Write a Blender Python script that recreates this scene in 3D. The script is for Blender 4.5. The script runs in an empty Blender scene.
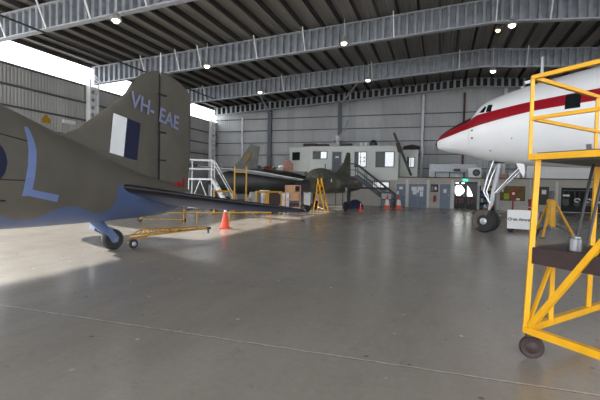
import bpy, math, random
from mathutils import Vector, Matrix
random.seed(7)
scene = bpy.context.scene
COL = scene.collection
PI = math.pi

# ---------------------------------------------------------------- camera
YAW, PITCH, ROLL = math.radians(18.4), math.radians(2.0), math.radians(1.15)
EYE = Vector((0, 0, 1.6))
F0 = Vector((-math.sin(YAW), math.cos(YAW), 0)); R0 = Vector((math.cos(YAW), math.sin(YAW), 0)); U0 = Vector((0, 0, 1))
FW = F0*math.cos(PITCH) - U0*math.sin(PITCH); UP = F0*math.sin(PITCH) + U0*math.cos(PITCH)
XC = R0*math.cos(ROLL) + UP*math.sin(ROLL); YC = -R0*math.sin(ROLL) + UP*math.cos(ROLL)
cam = bpy.data.cameras.new('camera'); cam.sensor_width = 36; cam.lens = 36*420/600
cam.clip_end = 500
co = bpy.data.objects.new('camera', cam); COL.objects.link(co)
M = Matrix((XC, YC, -FW)).transposed().to_4x4(); M.translation = EYE
co.matrix_world = M
scene.camera = co

# survey helpers: where a sight line from the tripod meets a given plane of the hangar
def ray(x, y): return FW + XC*((x-300)/420) - YC*((y-200)/420)
def on_floor(x, y, z=0.0): r = ray(x, y); return EYE + r*((z-EYE.z)/r.z)
def on_depth(x, y, Y): r = ray(x, y); return EYE + r*(Y/r.y)

# ---------------------------------------------------------------- materials
def new_mat(name):
    m = bpy.data.materials.new(name); m.use_nodes = True
    nt = m.node_tree; return m, nt, nt.nodes['Principled BSDF']
def mat(name, col, rough=0.5, metal=0.0, var=0.10, scale=4.0, bump=0.0, spec=0.5):
    m, nt, b = new_mat(name)
    b.inputs['Roughness'].default_value = rough; b.inputs['Metallic'].default_value = metal
    b.inputs['Specular IOR Level'].default_value = spec
    tc = nt.nodes.new('ShaderNodeTexCoord'); n = nt.nodes.new('ShaderNodeTexNoise')
    n.inputs['Scale'].default_value = scale; n.inputs['Detail'].default_value = 4
    nt.links.new(tc.outputs['Object'], n.inputs['Vector'])
    r = nt.nodes.new('ShaderNodeMapRange'); r.inputs['From Min'].default_value = .3; r.inputs['From Max'].default_value = .7
    r.inputs['To Min'].default_value = 1-var; r.inputs['To Max'].default_value = 1+var
    nt.links.new(n.outputs['Fac'], r.inputs['Value'])
    x = nt.nodes.new('ShaderNodeVectorMath'); x.operation = 'SCALE'
    x.inputs[0].default_value = col
    nt.links.new(r.outputs['Result'], x.inputs['Scale']); nt.links.new(x.outputs['Vector'], b.inputs['Base Color'])
    if bump:
        bp = nt.nodes.new('ShaderNodeBump'); bp.inputs['Strength'].default_value = bump; bp.inputs['Distance'].default_value = .02
        nt.links.new(n.outputs['Fac'], bp.inputs['Height']); nt.links.new(bp.outputs['Normal'], b.inputs['Normal'])
    return m
def emit(name, col, s):
    m, nt, b = new_mat(name)
    b.inputs['Base Color'].default_value = (*col, 1); b.inputs['Emission Color'].default_value = (*col, 1)
    b.inputs['Emission Strength'].default_value = s
    return m
def S(r, g, b):
    f = lambda c: (c/255/12.92) if c/255 <= .04045 else ((c/255+.055)/1.055)**2.4
    return (f(r), f(g), f(b))
def sheeting(name, col, axis, period=0.25, depth=.6):
    """corrugated wall or roof sheet: ribs run across `axis`"""
    m, nt, b = new_mat(name); b.inputs['Roughness'].default_value = .5
    b.inputs['Specular IOR Level'].default_value = .3
    tc = nt.nodes.new('ShaderNodeTexCoord'); sp = nt.nodes.new('ShaderNodeSeparateXYZ')
    nt.links.new(tc.outputs['Object'], sp.inputs[0])
    mu = nt.nodes.new('ShaderNodeMath'); mu.operation = 'MULTIPLY'; mu.inputs[1].default_value = 2*PI/period
    nt.links.new(sp.outputs[axis], mu.inputs[0])
    sn = nt.nodes.new('ShaderNodeMath'); sn.operation = 'SINE'; nt.links.new(mu.outputs[0], sn.inputs[0])
    ab = nt.nodes.new('ShaderNodeMath'); ab.operation = 'SMOOTH_MIN'; ab.inputs[1].default_value = .3; ab.inputs[2].default_value = .4
    nt.links.new(sn.outputs[0], ab.inputs[0])
    bp = nt.nodes.new('ShaderNodeBump'); bp.inputs['Strength'].default_value = depth; bp.inputs['Distance'].default_value = .03
    nt.links.new(ab.outputs[0], bp.inputs['Height']); nt.links.new(bp.outputs['Normal'], b.inputs['Normal'])
    n = nt.nodes.new('ShaderNodeTexNoise'); n.inputs['Scale'].default_value = .5; n.inputs['Detail'].default_value = 5
    nt.links.new(tc.outputs['Object'], n.inputs['Vector'])
    # sheet to sheet colour changes, 0.8 m sheets
    fl = nt.nodes.new('ShaderNodeMath'); fl.operation = 'SNAP'; fl.inputs[1].default_value = .8
    nt.links.new(sp.outputs[axis], fl.inputs[0])
    wn = nt.nodes.new('ShaderNodeTexWhiteNoise'); wn.noise_dimensions = '1D'; nt.links.new(fl.outputs[0], wn.inputs['W'])
    ad = nt.nodes.new('ShaderNodeMath'); ad.operation = 'ADD'; nt.links.new(n.outputs['Fac'], ad.inputs[0])
    w2 = nt.nodes.new('ShaderNodeMath'); w2.operation = 'MULTIPLY'; w2.inputs[1].default_value = .4
    nt.links.new(wn.outputs['Value'], w2.inputs[0]); nt.links.new(w2.outputs[0], ad.inputs[1])
    r = nt.nodes.new('ShaderNodeMapRange'); r.inputs['From Min'].default_value = .3; r.inputs['From Max'].default_value = 1.1
    r.inputs['To Min'].default_value = .82; r.inputs['To Max'].default_value = 1.12
    nt.links.new(ad.outputs[0], r.inputs['Value'])
    x = nt.nodes.new('ShaderNodeVectorMath'); x.operation = 'SCALE'; x.inputs[0].default_value = col
    nt.links.new(r.outputs['Result'], x.inputs['Scale']); nt.links.new(x.outputs['Vector'], b.inputs['Base Color'])
    return m

def floor_mat():
    m, nt, b = new_mat('polished_concrete')
    L = nt.links.new
    tc = nt.nodes.new('ShaderNodeTexCoord')
    def noise(scale, detail=5, rough=.6, vec=None):
        n = nt.nodes.new('ShaderNodeTexNoise'); n.inputs['Scale'].default_value = scale
        n.inputs['Detail'].default_value = detail; n.inputs['Roughness'].default_value = rough
        L(vec or tc.outputs['Object'], n.inputs['Vector']); return n.outputs['Fac']
    def rng(v, a, c, d, e):
        r = nt.nodes.new('ShaderNodeMapRange'); L(v, r.inputs['Value'])
        for k, q in zip(('From Min', 'From Max', 'To Min', 'To Max'), (a, c, d, e)): r.inputs[k].default_value = q
        return r.outputs['Result']
    def math_(op, a, c):
        k = nt.nodes.new('ShaderNodeMath'); k.operation = op
        for i, v in enumerate((a, c)):
            if isinstance(v, (int, float)): k.inputs[i].default_value = v
            else: L(v, k.inputs[i])
        return k.outputs[0]
    mp = nt.nodes.new('ShaderNodeMapping'); mp.inputs['Scale'].default_value = (1, .25, 1); L(tc.outputs['Object'], mp.inputs['Vector'])
    big = rng(noise(.35), .3, .7, .93, 1.06); mid = rng(noise(1.6, 7, .7, vec=mp.outputs['Vector']), .3, .7, .9, 1.08)
    fine = rng(noise(14, 6, .75), .3, .7, .93, 1.06)
    vo = nt.nodes.new('ShaderNodeTexVoronoi'); vo.inputs['Scale'].default_value = 3.2; L(tc.outputs['Object'], vo.inputs['Vector'])
    chips = rng(vo.outputs['Distance'], .06, .085, 1.0, 0.0)
    sc = nt.nodes.new('ShaderNodeSeparateColor'); L(vo.outputs['Color'], sc.inputs[0])
    speck = math_('ADD', 1.0, math_('MULTIPLY', chips, rng(sc.outputs[0], .3, 1.0, -.45, 1.2)))   # paint chips and small oil drops
    dark = rng(noise(2.4, 8, .8), .57, .70, 1.0, .80)
    v = math_('MULTIPLY', math_('MULTIPLY', big, mid), math_('MULTIPLY', fine, math_('MULTIPLY', speck, dark)))
    # saw-cut joints, slightly ragged
    sp = nt.nodes.new('ShaderNodeSeparateXYZ'); L(tc.outputs['Object'], sp.inputs[0])
    wob = rng(noise(9, 3), .3, .7, -.008, .008)
    def joint(sock, at, w):
        d = math_('ABSOLUTE', math_('ADD', math_('SUBTRACT', sock, at), wob), 0)
        return rng(d, w*.5, w, 1.0, 0.0)
    ys = sp.outputs['Y']; xs = sp.outputs['X']
    jl = joint(ys, 3.83, .016); jd = joint(ys, 3.812, .008)
    far = math_('MAXIMUM', joint(ys, 11.8, .02), math_('MAXIMUM', joint(xs, 2.6, .014), math_('MAXIMUM', joint(ys, 19.8, .03), joint(xs, -13.0, .02))))
    v = math_('MULTIPLY', v, math_('ADD', 1.0, math_('MULTIPLY', jl, math_('MULTIPLY', rng(noise(6, 6, .8), .35, .65, .1, 1.0), .95))))
    v = math_('MULTIPLY', v, math_('SUBTRACT', 1.0, math_('MULTIPLY', math_('MAXIMUM', jd, math_('MULTIPLY', far, .6)), .45)))
    x = nt.nodes.new('ShaderNodeVectorMath'); x.operation = 'SCALE'; x.inputs[0].default_value = (.325, .297, .262)
    L(v, x.inputs['Scale']); L(x.outputs['Vector'], b.inputs['Base Color'])
    L(rng(noise(2.2, 5), .3, .7, .20, .27), b.inputs['Roughness'])
    b.inputs['Specular IOR Level'].default_value = .55
    return m

OLIVE = S(100, 96, 88); BLUE = S(84, 102, 142)
def camo_mat(name, top, under):
    """two paints parted where the vertex attribute 'edge' changes sign"""
    m, nt, b = new_mat(name); L = nt.links.new
    b.inputs['Roughness'].default_value = .48; b.inputs['Specular IOR Level'].default_value = .35
    at = nt.nodes.new('ShaderNodeAttribute'); at.attribute_name = 'edge'
    r = nt.nodes.new('ShaderNodeMapRange'); r.inputs['From Min'].default_value = -.012; r.inputs['From Max'].default_value = .012
    L(at.outputs['Fac'], r.inputs['Value'])
    mx = nt.nodes.new('ShaderNodeMix'); mx.data_type = 'RGBA'
    mx.inputs['A'].default_value = (*under, 1); mx.inputs['B'].default_value = (*top, 1); L(r.outputs['Result'], mx.inputs['Factor'])
    tc = nt.nodes.new('ShaderNodeTexCoord'); n = nt.nodes.new('ShaderNodeTexNoise'); n.inputs['Scale'].default_value = 1.5; n.inputs['Detail'].default_value = 6
    L(tc.outputs['Object'], n.inputs['Vector'])
    q = nt.nodes.new('ShaderNodeMapRange'); q.inputs['From Min'].default_value = .3; q.inputs['From Max'].default_value = .7
    q.inputs['To Min'].default_value = .9; q.inputs['To Max'].default_value = 1.1; L(n.outputs['Fac'], q.inputs['Value'])
    x = nt.nodes.new('ShaderNodeVectorMath'); x.operation = 'SCALE'; L(mx.outputs['Result'], x.inputs[0]); L(q.outputs['Result'], x.inputs['Scale'])
    L(x.outputs['Vector'], b.inputs['Base Color'])
    return m

MT = dict(
    floor=floor_mat(), apron=mat('apron_concrete', (.42, .41, .39), .8),
    wall=sheeting('grey_wall_sheet', (.49, .495, .505), 'X', .22), wall_l=sheeting('grey_side_sheet', (.47, .465, .45), 'Y', .22),
    roof=sheeting('dull_roof_sheet', (.37, .35, .33), 'X', .2),
    steel=mat('galvanised_steel', (.35, .375, .42), .45, .25, .18, 3), flange=mat('galvanised_flange', (.47, .5, .54), .45, .2, .12, 3),
    darksteel=mat('dark_steel', (.05, .05, .052), .6), purlin=mat('dull_purlin_steel', (.05, .049, .047), .6, .0, .2),
    girt=mat('wall_girt_steel', (.09, .095, .105), .6), whitepipe=mat('white_pipe_paint', (.80, .81, .83), .4),
    greycol=mat('grey_column_paint', (.12, .13, .15), .55), rustpipe=mat('red_brown_pipe', (.13, .04, .035), .6),
    olive=mat('olive_drab_paint', OLIVE, .48, 0, .08, 2, 0, .35), olive2=camo_mat('olive_over_sky_blue', OLIVE, BLUE),
    blue=mat('sky_blue_paint', BLUE, .45, 0, .08, 2), letter=mat('pale_blue_code_paint', S(116, 134, 184), .5, 0, .05),
    letter2=mat('lilac_grey_code_paint', S(138, 144, 182), .5, 0, .05),
    navy=mat('navy_paint', S(28, 32, 66), .5, 0, .08), flash=mat('white_flash_paint', S(244, 246, 250), .45, 0, .04),
    boot=mat('black_rubber_boot', (.012, .012, .016), .28), rubber=mat('tyre_rubber', (.018, .018, .02), .75),
    seam=mat('dark_seam', (.02, .02, .018), .8), hub=mat('grey_hub', (.45, .46, .48), .4, .5),
    white=mat('aircraft_white', S(238, 238, 240), .28, 0, .02, 2), red=mat('cheatline_red', S(150, 18, 34), .3, 0, .04),
    black=mat('antiglare_black', (.012, .012, .013), .5), glass=mat('dark_glass', (.012, .014, .017), .12, 0, .05, 4, 0, .22),
    chrome=mat('bright_steel', (.66, .68, .71), .25, .7, .05), silver=mat('silver_paint', (.42, .44, .47), .4, .3),
    yellow=mat('yellow_paint', S(235, 172, 12), .42, 0, .06, 8), ochre=mat('worn_yellow_paint', S(180, 132, 26), .5, 0, .15, 8),
    brown=mat('dark_brown_board', S(58, 42, 42), .6, 0, .15, 6), deck=mat('grey_deck_plate', (.10, .105, .11), .6),
    orange=mat('orange_cone_plastic', S(226, 70, 34), .45, 0, .05), refl=mat('white_reflective_band', (.8, .8, .8), .4, 0, .02),
    green=mat('dark_green_plastic', (.01, .09, .05), .5), wall_b=mat('cream_grey_render', S(208, 211, 206), .7, 0, .05, 2),
    wall_g=mat('beige_grey_block', S(180, 174, 166), .75, 0, .07, 2), fascia=mat('dark_red_edge', S(82, 44, 46), .6),
    door=mat('blue_grey_door', S(112, 124, 144), .5, 0, .06), paper=mat('white_paper', (.78, .78, .78), .7, 0, .03),
    frame=mat('dark_window_frame', (.03, .03, .035), .5), blind=emit('glowing_window_blind', (.82, .85, .88), .28),
    day=emit('painted_daylight_glow', (1, .98, .95), 1.1), exit=emit('exit_green', (.05, .8, .45), .8),
    redpaint=mat('fire_red_paint', S(150, 24, 30), .45), lamp=emit('lamp_glow', (1, .9, .76), 5), amber=emit('amber_lamp_glow', (1, .55, .2), 4),
    alu=mat('lamp_aluminium', (.6, .6, .6), .3, .6), grey=mat('mid_grey_paint', (.2, .205, .21), .6), lightgrey=mat('light_grey_paint', (.5, .51, .52), .6),
    jet=mat('dark_jet_camouflage', (.095, .092, .075), .5, 0, .45, 1.2), jet2=mat('dark_green_paint', (.028, .031, .026), .5, 0, .3, 1),
    jetgrey=mat('dark_radome', (.035, .035, .042), .45), cover=mat('olive_canopy_cover', (.10, .105, .08), .9, 0, .55, 7, .8),
    paleedge=mat('pale_grey_wing_paint', (.34, .35, .36), .4), gold=mat('faded_gold_emblem', S(118, 98, 58), .6, 0, .4, 6),
    pink=mat('faded_pink_panel', S(176, 128, 116), .7, 0, .25, 5), wood=mat('plywood', S(170, 132, 92), .7, 0, .15, 5), tan=mat('pale_timber', S(176, 158, 130), .7, 0, .1, 6),
    bluebox=mat('blue_box_plastic', S(58, 92, 140), .5), bluedark=mat('dark_blue_tarp', S(30, 35, 62), .7, 0, .2, 5), hose=mat('black_hose', (.03, .032, .035), .45),
    khaki=mat('noticeboard_cork', S(112, 92, 50), .8, 0, .3, 6), lime=mat('high_visibility_green', S(160, 170, 50), .7), text=mat('black_lettering', (.05, .05, .06), .6),
    dust=mat('dusty_rubber', S(92, 82, 74), .8, 0, .2, 8), can=mat('brushed_canister_steel', (.22, .225, .24), .28, .75, .05),
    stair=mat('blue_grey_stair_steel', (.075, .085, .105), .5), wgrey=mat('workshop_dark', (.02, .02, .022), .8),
)

# ---------------------------------------------------------------- mesh builder
WORLD = {}
def linkset(o, parent, Mw):
    COL.objects.link(o); WORLD[o.name] = Mw
    if parent: o.parent = parent
class MB:
    def __init__(s, xf=None): s.v = []; s.f = []; s.xf = xf or Matrix.Identity(4); s.attr = None
    def pt(s, p): s.v.append(s.xf @ Vector(p)); return len(s.v)-1
    def quad(s, *ps): s.f.append([s.pt(p) for p in ps])
    def box(s, c, d, rot=None):
        c = Vector(c); h = Vector(d)/2; R = rot or Matrix.Identity(3)
        i = [s.pt(c + R @ Vector((h.x*x, h.y*y, h.z*z))) for z in (-1, 1) for y in (-1, 1) for x in (-1, 1)]
        for a in ((0, 2, 3, 1), (4, 5, 7, 6), (0, 1, 5, 4), (2, 6, 7, 3), (0, 4, 6, 2), (1, 3, 7, 5)): s.f.append([i[k] for k in a])
        return s
    def span(s, a, b): a = Vector(a); b = Vector(b); return s.box((a+b)/2, [abs(x) for x in (b-a)])
    def bar(s, p, q, w, h=None, up=(0, 0, 1)):
        p = Vector(p); q = Vector(q); h = h or w; d = (q-p); L = d.length; d.normalize(); u = Vector(up)
        if abs(d.dot(u)) > .98: u = Vector((0, 1, 0))
        x = d.cross(u).normalized(); z = x.cross(d)
        return s.box((p+q)/2, (w, L, h), Matrix((x, d, z)).transposed())
    def tube(s, pts, r, n=10, caps=True):
        pts = [Vector(p) for p in pts]; rings = []
        rr = r if isinstance(r, (list, tuple)) else [r]*len(pts)
        for k, p in enumerate(pts):
            d = (pts[min(k+1, len(pts)-1)] - pts[max(k-1, 0)]).normalized()
            u = Vector((0, 0, 1)) if abs(d.z) < .9 else Vector((1, 0, 0))
            x = d.cross(u).normalized(); y = x.cross(d)
            rings.append([s.pt(p + (x*math.cos(2*PI*j/n) + y*math.sin(2*PI*j/n))*rr[k]) for j in range(n)])
        for a, b in zip(rings, rings[1:]):
            for j in range(n): s.f.append([a[j], a[(j+1) % n], b[(j+1) % n], b[j]])
        if caps: s.f.append(rings[0][::-1]); s.f.append(rings[-1])
        return s
    def lathe(s, c, axis, prof, n=28):
        """prof: (radius, offset along axis)"""
        c = Vector(c); d = Vector(axis).normalized(); u = Vector((0, 0, 1)) if abs(d.z) < .9 else Vector((1, 0, 0))
        x = d.cross(u).normalized(); y = x.cross(d); rings = []
        for r, o in prof: rings.append([s.pt(c + d*o + (x*math.cos(2*PI*j/n) + y*math.sin(2*PI*j/n))*max(r, 1e-4)) for j in range(n)])
        for a, b in zip(rings, rings[1:]):
            for j in range(n): s.f.append([a[j], a[(j+1) % n], b[(j+1) % n], b[j]])
        s.f.append(rings[0][::-1]); s.f.append(rings[-1])
        return s
    def wheel(s, c, axis, R, w, hole=.45):
        h = w/2
        return s.lathe(c, axis, [(R*hole, -h*.8), (R*.86, -h), (R*.96, -h*.7), (R, -h*.25), (R, h*.25), (R*.96, h*.7), (R*.86, h), (R*hole, h*.8)])
    def prism(s, poly, off):
        """poly: 3-D outline; off: thickness vector, centred"""
        o = Vector(off)/2; a = [s.pt(Vector(p)-o) for p in poly]; b = [s.pt(Vector(p)+o) for p in poly]; n = len(poly)
        s.f.append(a[::-1]); s.f.append(b)
        for j in range(n): s.f.append([a[j], a[(j+1) % n], b[(j+1) % n], b[j]])
        return s
    def build(s, name, m, parent=None, origin=None, smooth=False, rotz=0.0, auto=40):
        if parent is not None: Mw = WORLD[parent.name]
        else: Mw = Matrix.Translation(Vector(origin or (0, 0, 0))) @ Matrix.Rotation(rotz, 4, 'Z')
        inv = Mw.inverted(); me = bpy.data.meshes.new(name)
        me.from_pydata([inv @ v for v in s.v], [], s.f); me.update()
        if s.attr:
            a = me.attributes.new('edge', 'FLOAT', 'POINT'); a.data.foreach_set('value', s.attr)
        import bmesh
        b = bmesh.new(); b.from_mesh(me); bmesh.ops.recalc_face_normals(b, faces=b.faces); b.to_mesh(me); b.free()
        if smooth:
            for p in me.polygons: p.use_smooth = True
            try: me.set_sharp_from_angle(angle=math.radians(auto))
            except Exception: pass
        o = bpy.data.objects.new(name, me); me.materials.append(MT[m] if isinstance(m, str) else m)
        if parent is None: o.matrix_world = Mw
        linkset(o, parent, Mw)
        return o

def tag(o, label=None, cat=None, group=None, kind=None):
    if label: o['label'] = label
    if cat: o['category'] = cat
    if group: o['group'] = group
    if kind: o['kind'] = kind
    return o
def thing(name, label, cat, loc=(0, 0, 0), rotz=0.0, group=None):
    o = bpy.data.objects.new(name, None); o.empty_display_size = .2
    Mw = Matrix.Translation(Vector(loc)) @ Matrix.Rotation(rotz, 4, 'Z')
    o.matrix_world = Mw; linkset(o, None, Mw)
    return tag(o, label, cat, group)
def struct(o): o['kind'] = 'structure'; return o
def dup(root, loc, label, rotz=0.0):
    c = root.copy(); COL.objects.link(c)
    Mw = Matrix.Translation(Vector(loc)) @ Matrix.Rotation(rotz, 4, 'Z'); c.matrix_world = Mw; WORLD[c.name] = Mw; c['label'] = label
    def rec(a, b):
        for ch in [x for x in bpy.data.objects if x.parent == a]:
            d = ch.copy(); COL.objects.link(d); d.parent = b; WORLD[d.name] = Mw; rec(ch, d)
    rec(root, c); return c
def LOC(o): return MB(WORLD[o.name])

def spline(tab, s):
    """smooth interpolation of table rows (s, a, b, ...) at s"""
    n = len(tab)
    if s <= tab[0][0]: return tab[0][1:]
    if s >= tab[-1][0]: return tab[-1][1:]
    i = max(k for k in range(n-1) if tab[k][0] <= s)
    x0, x1 = tab[i][0], tab[i+1][0]; h = x1-x0; t = (s-x0)/h; out = []
    def slope(k, c):
        if k == 0: return (tab[1][c]-tab[0][c])/(tab[1][0]-tab[0][0])
        if k == n-1: return (tab[-1][c]-tab[-2][c])/(tab[-1][0]-tab[-2][0])
        a = (tab[k][c]-tab[k-1][c])/(tab[k][0]-tab[k-1][0]); b = (tab[k+1][c]-tab[k][c])/(tab[k+1][0]-tab[k][0])
        return 0 if a*b <= 0 else 2*a*b/(a+b)
    for c in range(1, len(tab[0])):
        m0, m1 = slope(i, c)*h, slope(i+1, c)*h; y0, y1 = tab[i][c], tab[i+1][c]
        out.append((2*t**3-3*t*t+1)*y0 + (t**3-2*t*t+t)*m0 + (-2*t**3+3*t*t)*y1 + (t**3-t*t)*m1)
    return out
def ring_pt(tab, s, th, power):
    zt, zb, w = spline(tab, s)[:3]
    c, q = math.cos(th), math.sin(th); e = 2/power
    return (math.copysign(abs(c)**e, c)*w, (zt+zb)/2 + math.copysign(abs(q)**e, q)*(zt-zb)/2)
def loft(mb, tab, place, ns=90, n=56, power=2.0, s0=None, s1=None):
    """body through stations (s, top z, bottom z, half width); place(s, lateral, z) -> point"""
    a, b = (tab[0][0] if s0 is None else s0), (tab[-1][0] if s1 is None else s1); rings = []
    for k in range(ns+1):
        s = a+(b-a)*k/ns
        rings.append([mb.pt(place(s, *ring_pt(tab, s, 2*PI*j/n, power))) for j in range(n)])
    for p, q in zip(rings, rings[1:]):
        for j in range(n): mb.f.append([p[j], p[(j+1) % n], q[(j+1) % n], q[j]])
    mb.f.append(rings[0][::-1]); mb.f.append(rings[-1])
    return mb
def side_lateral(tab, s, z, power):
    zt, zb, w = spline(tab, s)[:3]; t = min(1, abs((z-(zt+zb)/2)/((zt-zb)/2)))
    return w*(1-t**power)**(1/power)
def skin_patch(mb, pts, tab, place, power, side, off=.006, nu=1, closed=True):
    """flat outline (s, z) rows wrapped on the body: pts = list of (s, zlow, zhigh)"""
    nz = 8; cols = []
    for s, z0, z1 in pts:
        cols.append([mb.pt(place(s, side*(side_lateral(tab, s, z0+(z1-z0)*k/nz, power)+off), z0+(z1-z0)*k/nz)) for k in range(nz+1)])
    for a, b in zip(cols, cols[1:]):
        for k in range(nz): mb.f.append([a[k], b[k], b[k+1], a[k+1]])
    return mb

def text_mesh(name, s, size, m, parent, origin, xdir, updir, align='CENTER', depth=.004, bold=0.0):
    cu = bpy.data.curves.new(name, 'FONT'); cu.body = s; cu.size = size; cu.align_x = align; cu.align_y = 'CENTER'; cu.extrude = depth; cu.offset = bold
    t = bpy.data.objects.new(name+'_src', cu); COL.objects.link(t)
    dg = bpy.context.evaluated_depsgraph_get(); me = bpy.data.meshes.new_from_object(t.evaluated_get(dg))
    bpy.data.objects.remove(t); me.name = name
    x = Vector(xdir).normalized(); u = Vector(updir); u = (u - x*u.dot(x)).normalized(); z = x.cross(u)
    R = Matrix((x, u, z)).transposed().to_4x4(); R.translation = Vector(origin)
    me.transform(WORLD[parent.name].inverted() @ R)
    me.materials.clear(); me.materials.append(MT[m])
    o = bpy.data.objects.new(name, me); linkset(o, parent, WORLD[parent.name]); return o

# ================================================================ SETTING
XL, XR, YB, YF = -23.5, 28.5, 41.0, -10.0
RIDGE = 2.5
def zb_(x): return 10.0 - .0655*abs(x-RIDGE)        # underside of the main beams
BEAM_H = 1.15
mb = MB(); mb.span((XL, YF, -.3), (XR, YB, 0)); struct(mb.build('floor', 'floor'))
mb = MB(); mb.span((-80, -70, -.4), (80, YF-.002, -.02)); mb.span((-80, YF, -.4), (XL-.002, 60, -.02)); struct(mb.build('apron', 'apron'))  # apron is unseen, added to bounce daylight up to the ceiling

# roof
roof_t = .05
def roofz(x): return zb_(x)+BEAM_H+.34
c = MB()
for xa, xb in ((XL-.3, RIDGE), (RIDGE, XR+.3)):
    c.prism([(xa, YF, roofz(xa)), (xb, YF, roofz(xb)), (xb, YB, roofz(xb)), (xa, YB, roofz(xa))], (0, 0, roof_t))
ceil = struct(c.build('ceiling', 'roof', origin=(RIDGE, 15, roofz(RIDGE))))
x = XL+.1
while x < XR-.2:
    p = MB(); z = zb_(x)+BEAM_H
    p.span((x-.035, YF, z+.03), (x+.035, YB-.3, z+.31)); p.span((x-.035, YF, z+.03), (x+.075, YB-.3, z+.045))
    p.build('purlin', 'purlin', ceil); x += 1.05

# walls
mb = MB(); mb.span((XL-.1, 16.4, 0), (XL, YB, 8.2)); wl = struct(mb.build('wall_left', 'wall_l'))
for z in (2.1, 3.4, 4.65, 5.8, 7.0, 8.16):
    g = MB(); g.span((XL, 16.4, z-.05), (XL+.16, YB, z+.05)); g.build('girt', 'girt', wl)
mb = MB(); mb.span((XL, YB, 0), (XR, YB+.1, 11.6)); wb = struct(mb.build('wall_back', 'wall'))
for z in (2.1, 3.4, 4.72, 5.99, 7.26, 8.5):
    g = MB(); g.span((XL, YB-.16, z-.035), (XR, YB, z+.035)); g.build('girt', 'girt', wb)
mb = MB(); mb.span((XR, 9, 0), (XR+.1, YB, 8.2)); struct(mb.build('wall_right', 'wall_l'))  # unseen wall, stopped short at the front to let light in from the right
for x, w, mm in ((-17.0, .34, 'greycol'), (-9.55, .28, 'greycol'), (5.2, .22, 'whitepipe'), (13.0, .3, 'greycol'), (21.0, .3, 'greycol')):
    g = MB(); g.span((x-w/2, YB-.42, 0), (x+w/2, YB-.16, zb_(x)+.6)); g.span((x-w/2-.03, YB-.46, 0), (x+w/2+.03, YB-.42, zb_(x)+.6))
    g.build('column', mm, wb)
# side frames: battened columns, coloured near-white to stand in for backlight
for Y in (23.4, 31.6, 39.6):
    g = MB(); zt = zb_(XL+.6)
    for dy in (-.34, .34): g.span((XL+.16, Y+dy-.06, 0), (XL+.5, Y+dy+.06, zt+.3))
    wc = g.build('column', 'whitepipe', wl)
    g = MB(); z = .6
    while z < zt: g.span((XL+.2, Y-.28, z), (XL+.46, Y+.28, z+.26)); z += .52
    g.build('batten', 'whitepipe', wc)
    g = MB(); g.bar((XL+.3, Y-.5, 9.25), (XL+1.3, Y-.2, 8.0+.1), .05); g.bar((XL+.3, Y-.3, 9.3), (XL+1.4, Y-.05, 8.05+.1), .05); g.build('knee_brace', 'whitepipe', wc)

# main roof beams
def beam(Y, label, drop=0.0, H=BEAM_H, braces=()):
    t = thing('roof_beam', label, 'beam', (RIDGE, Y, zb_(RIDGE)+drop))
    w = MB(); pts = []; x = XL+.5; per = .42
    while x < XR-.5:
        pts += [(x, -.11), (x+.14, -.11), (x+.17, .11), (x+.39, .11)]; x += per
    col = [(w.pt((px, Y+dy, zb_(px)+drop)), w.pt((px, Y+dy, zb_(px)+drop+H))) for px, dy in pts]
    for a, b in zip(col, col[1:]): w.f.append([a[0], b[0], b[1], a[1]])
    if H < 1:
        for px in [XL+.8+.55*k for k in range(93)]:
            q_ = MB(); q_.span((px-.1, Y-.19, zb_(px)+drop+.03), (px+.1, Y-.09, zb_(px)+drop+H-.03)); q_.build('stiffener', 'flange', t)
    w.build('web', 'darksteel' if H < 1 else 'steel', t)  # header web coloured dark to stand for shaded gaps between stiffeners
    for nm, dz in (('bottom_flange', 0), ('top_flange', H)):
        g = MB()
        for xa, xb in ((XL+.4, RIDGE), (RIDGE, XR-.4)):
            g.prism([(xa, Y-.16, zb_(xa)+drop+dz), (xb, Y-.16, zb_(xb)+drop+dz), (xb, Y+.16, zb_(xb)+drop+dz), (xa, Y+.16, zb_(xa)+drop+dz)], (0, 0, .06))
        g.build(nm, 'flange', t)
    for x in braces:
        g = MB(); g.bar((x, Y-.75, zb_(x)+drop+H+.02), (x, Y-.18, zb_(x)+drop-.03), .06); g.build('fly_brace', 'whitepipe', t)
    return t
beam(7.0, 'galvanised roof beam right above the photographer, nearest of all', 0, BEAM_H)
beam(15.2, 'galvanised corrugated roof beam nearest the camera, rising from top left corner', 0, BEAM_H, (-20.2, -17.6, -15.0, -12.0, -8, -4, 0, 4, 8))
beam(23.4, 'galvanised corrugated roof beam second from the camera, above the tail fin', 0, BEAM_H, (-18.6, -16, -14.4, -10.6, -7.6, -2.6, 2.4, 4.8, 9, 13))
beam(31.6, 'galvanised corrugated roof beam third from the camera, above the white airliner nose', 0, BEAM_H, (-19, -12, -5, 1.0, 5.2, 12.5))
beam(39.9, 'shallow ribbed header beam along the top of the back wall', .55, .72)
# long pipe slung below the beams at left and two diagonal wall struts
t = MB(); t.tube([(-17.7, 2, 8.45), (-17.7, 30.5, 8.5)], .045); tag(t.build('roof_pipe', 'darksteel', origin=(-17.7, 15, 8.45), smooth=True), 'long dark pipe slung under the roof beams at upper left', 'pipe')
for (a, b, lab) in (((-16.9, 40.4, 9.0), (-14.4, 32.0, 9.05), 'slanting steel strut from the left wall column up to the roof'), ((-9.5, 40.4, 9.5), (-6.2, 32.0, 9.5), 'slanting steel strut from the middle wall column up to the roof')):
    g = MB(); g.bar(a, b, .12); tag(g.build('roof_strut', 'flange', origin=a), lab, 'strut')
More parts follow.
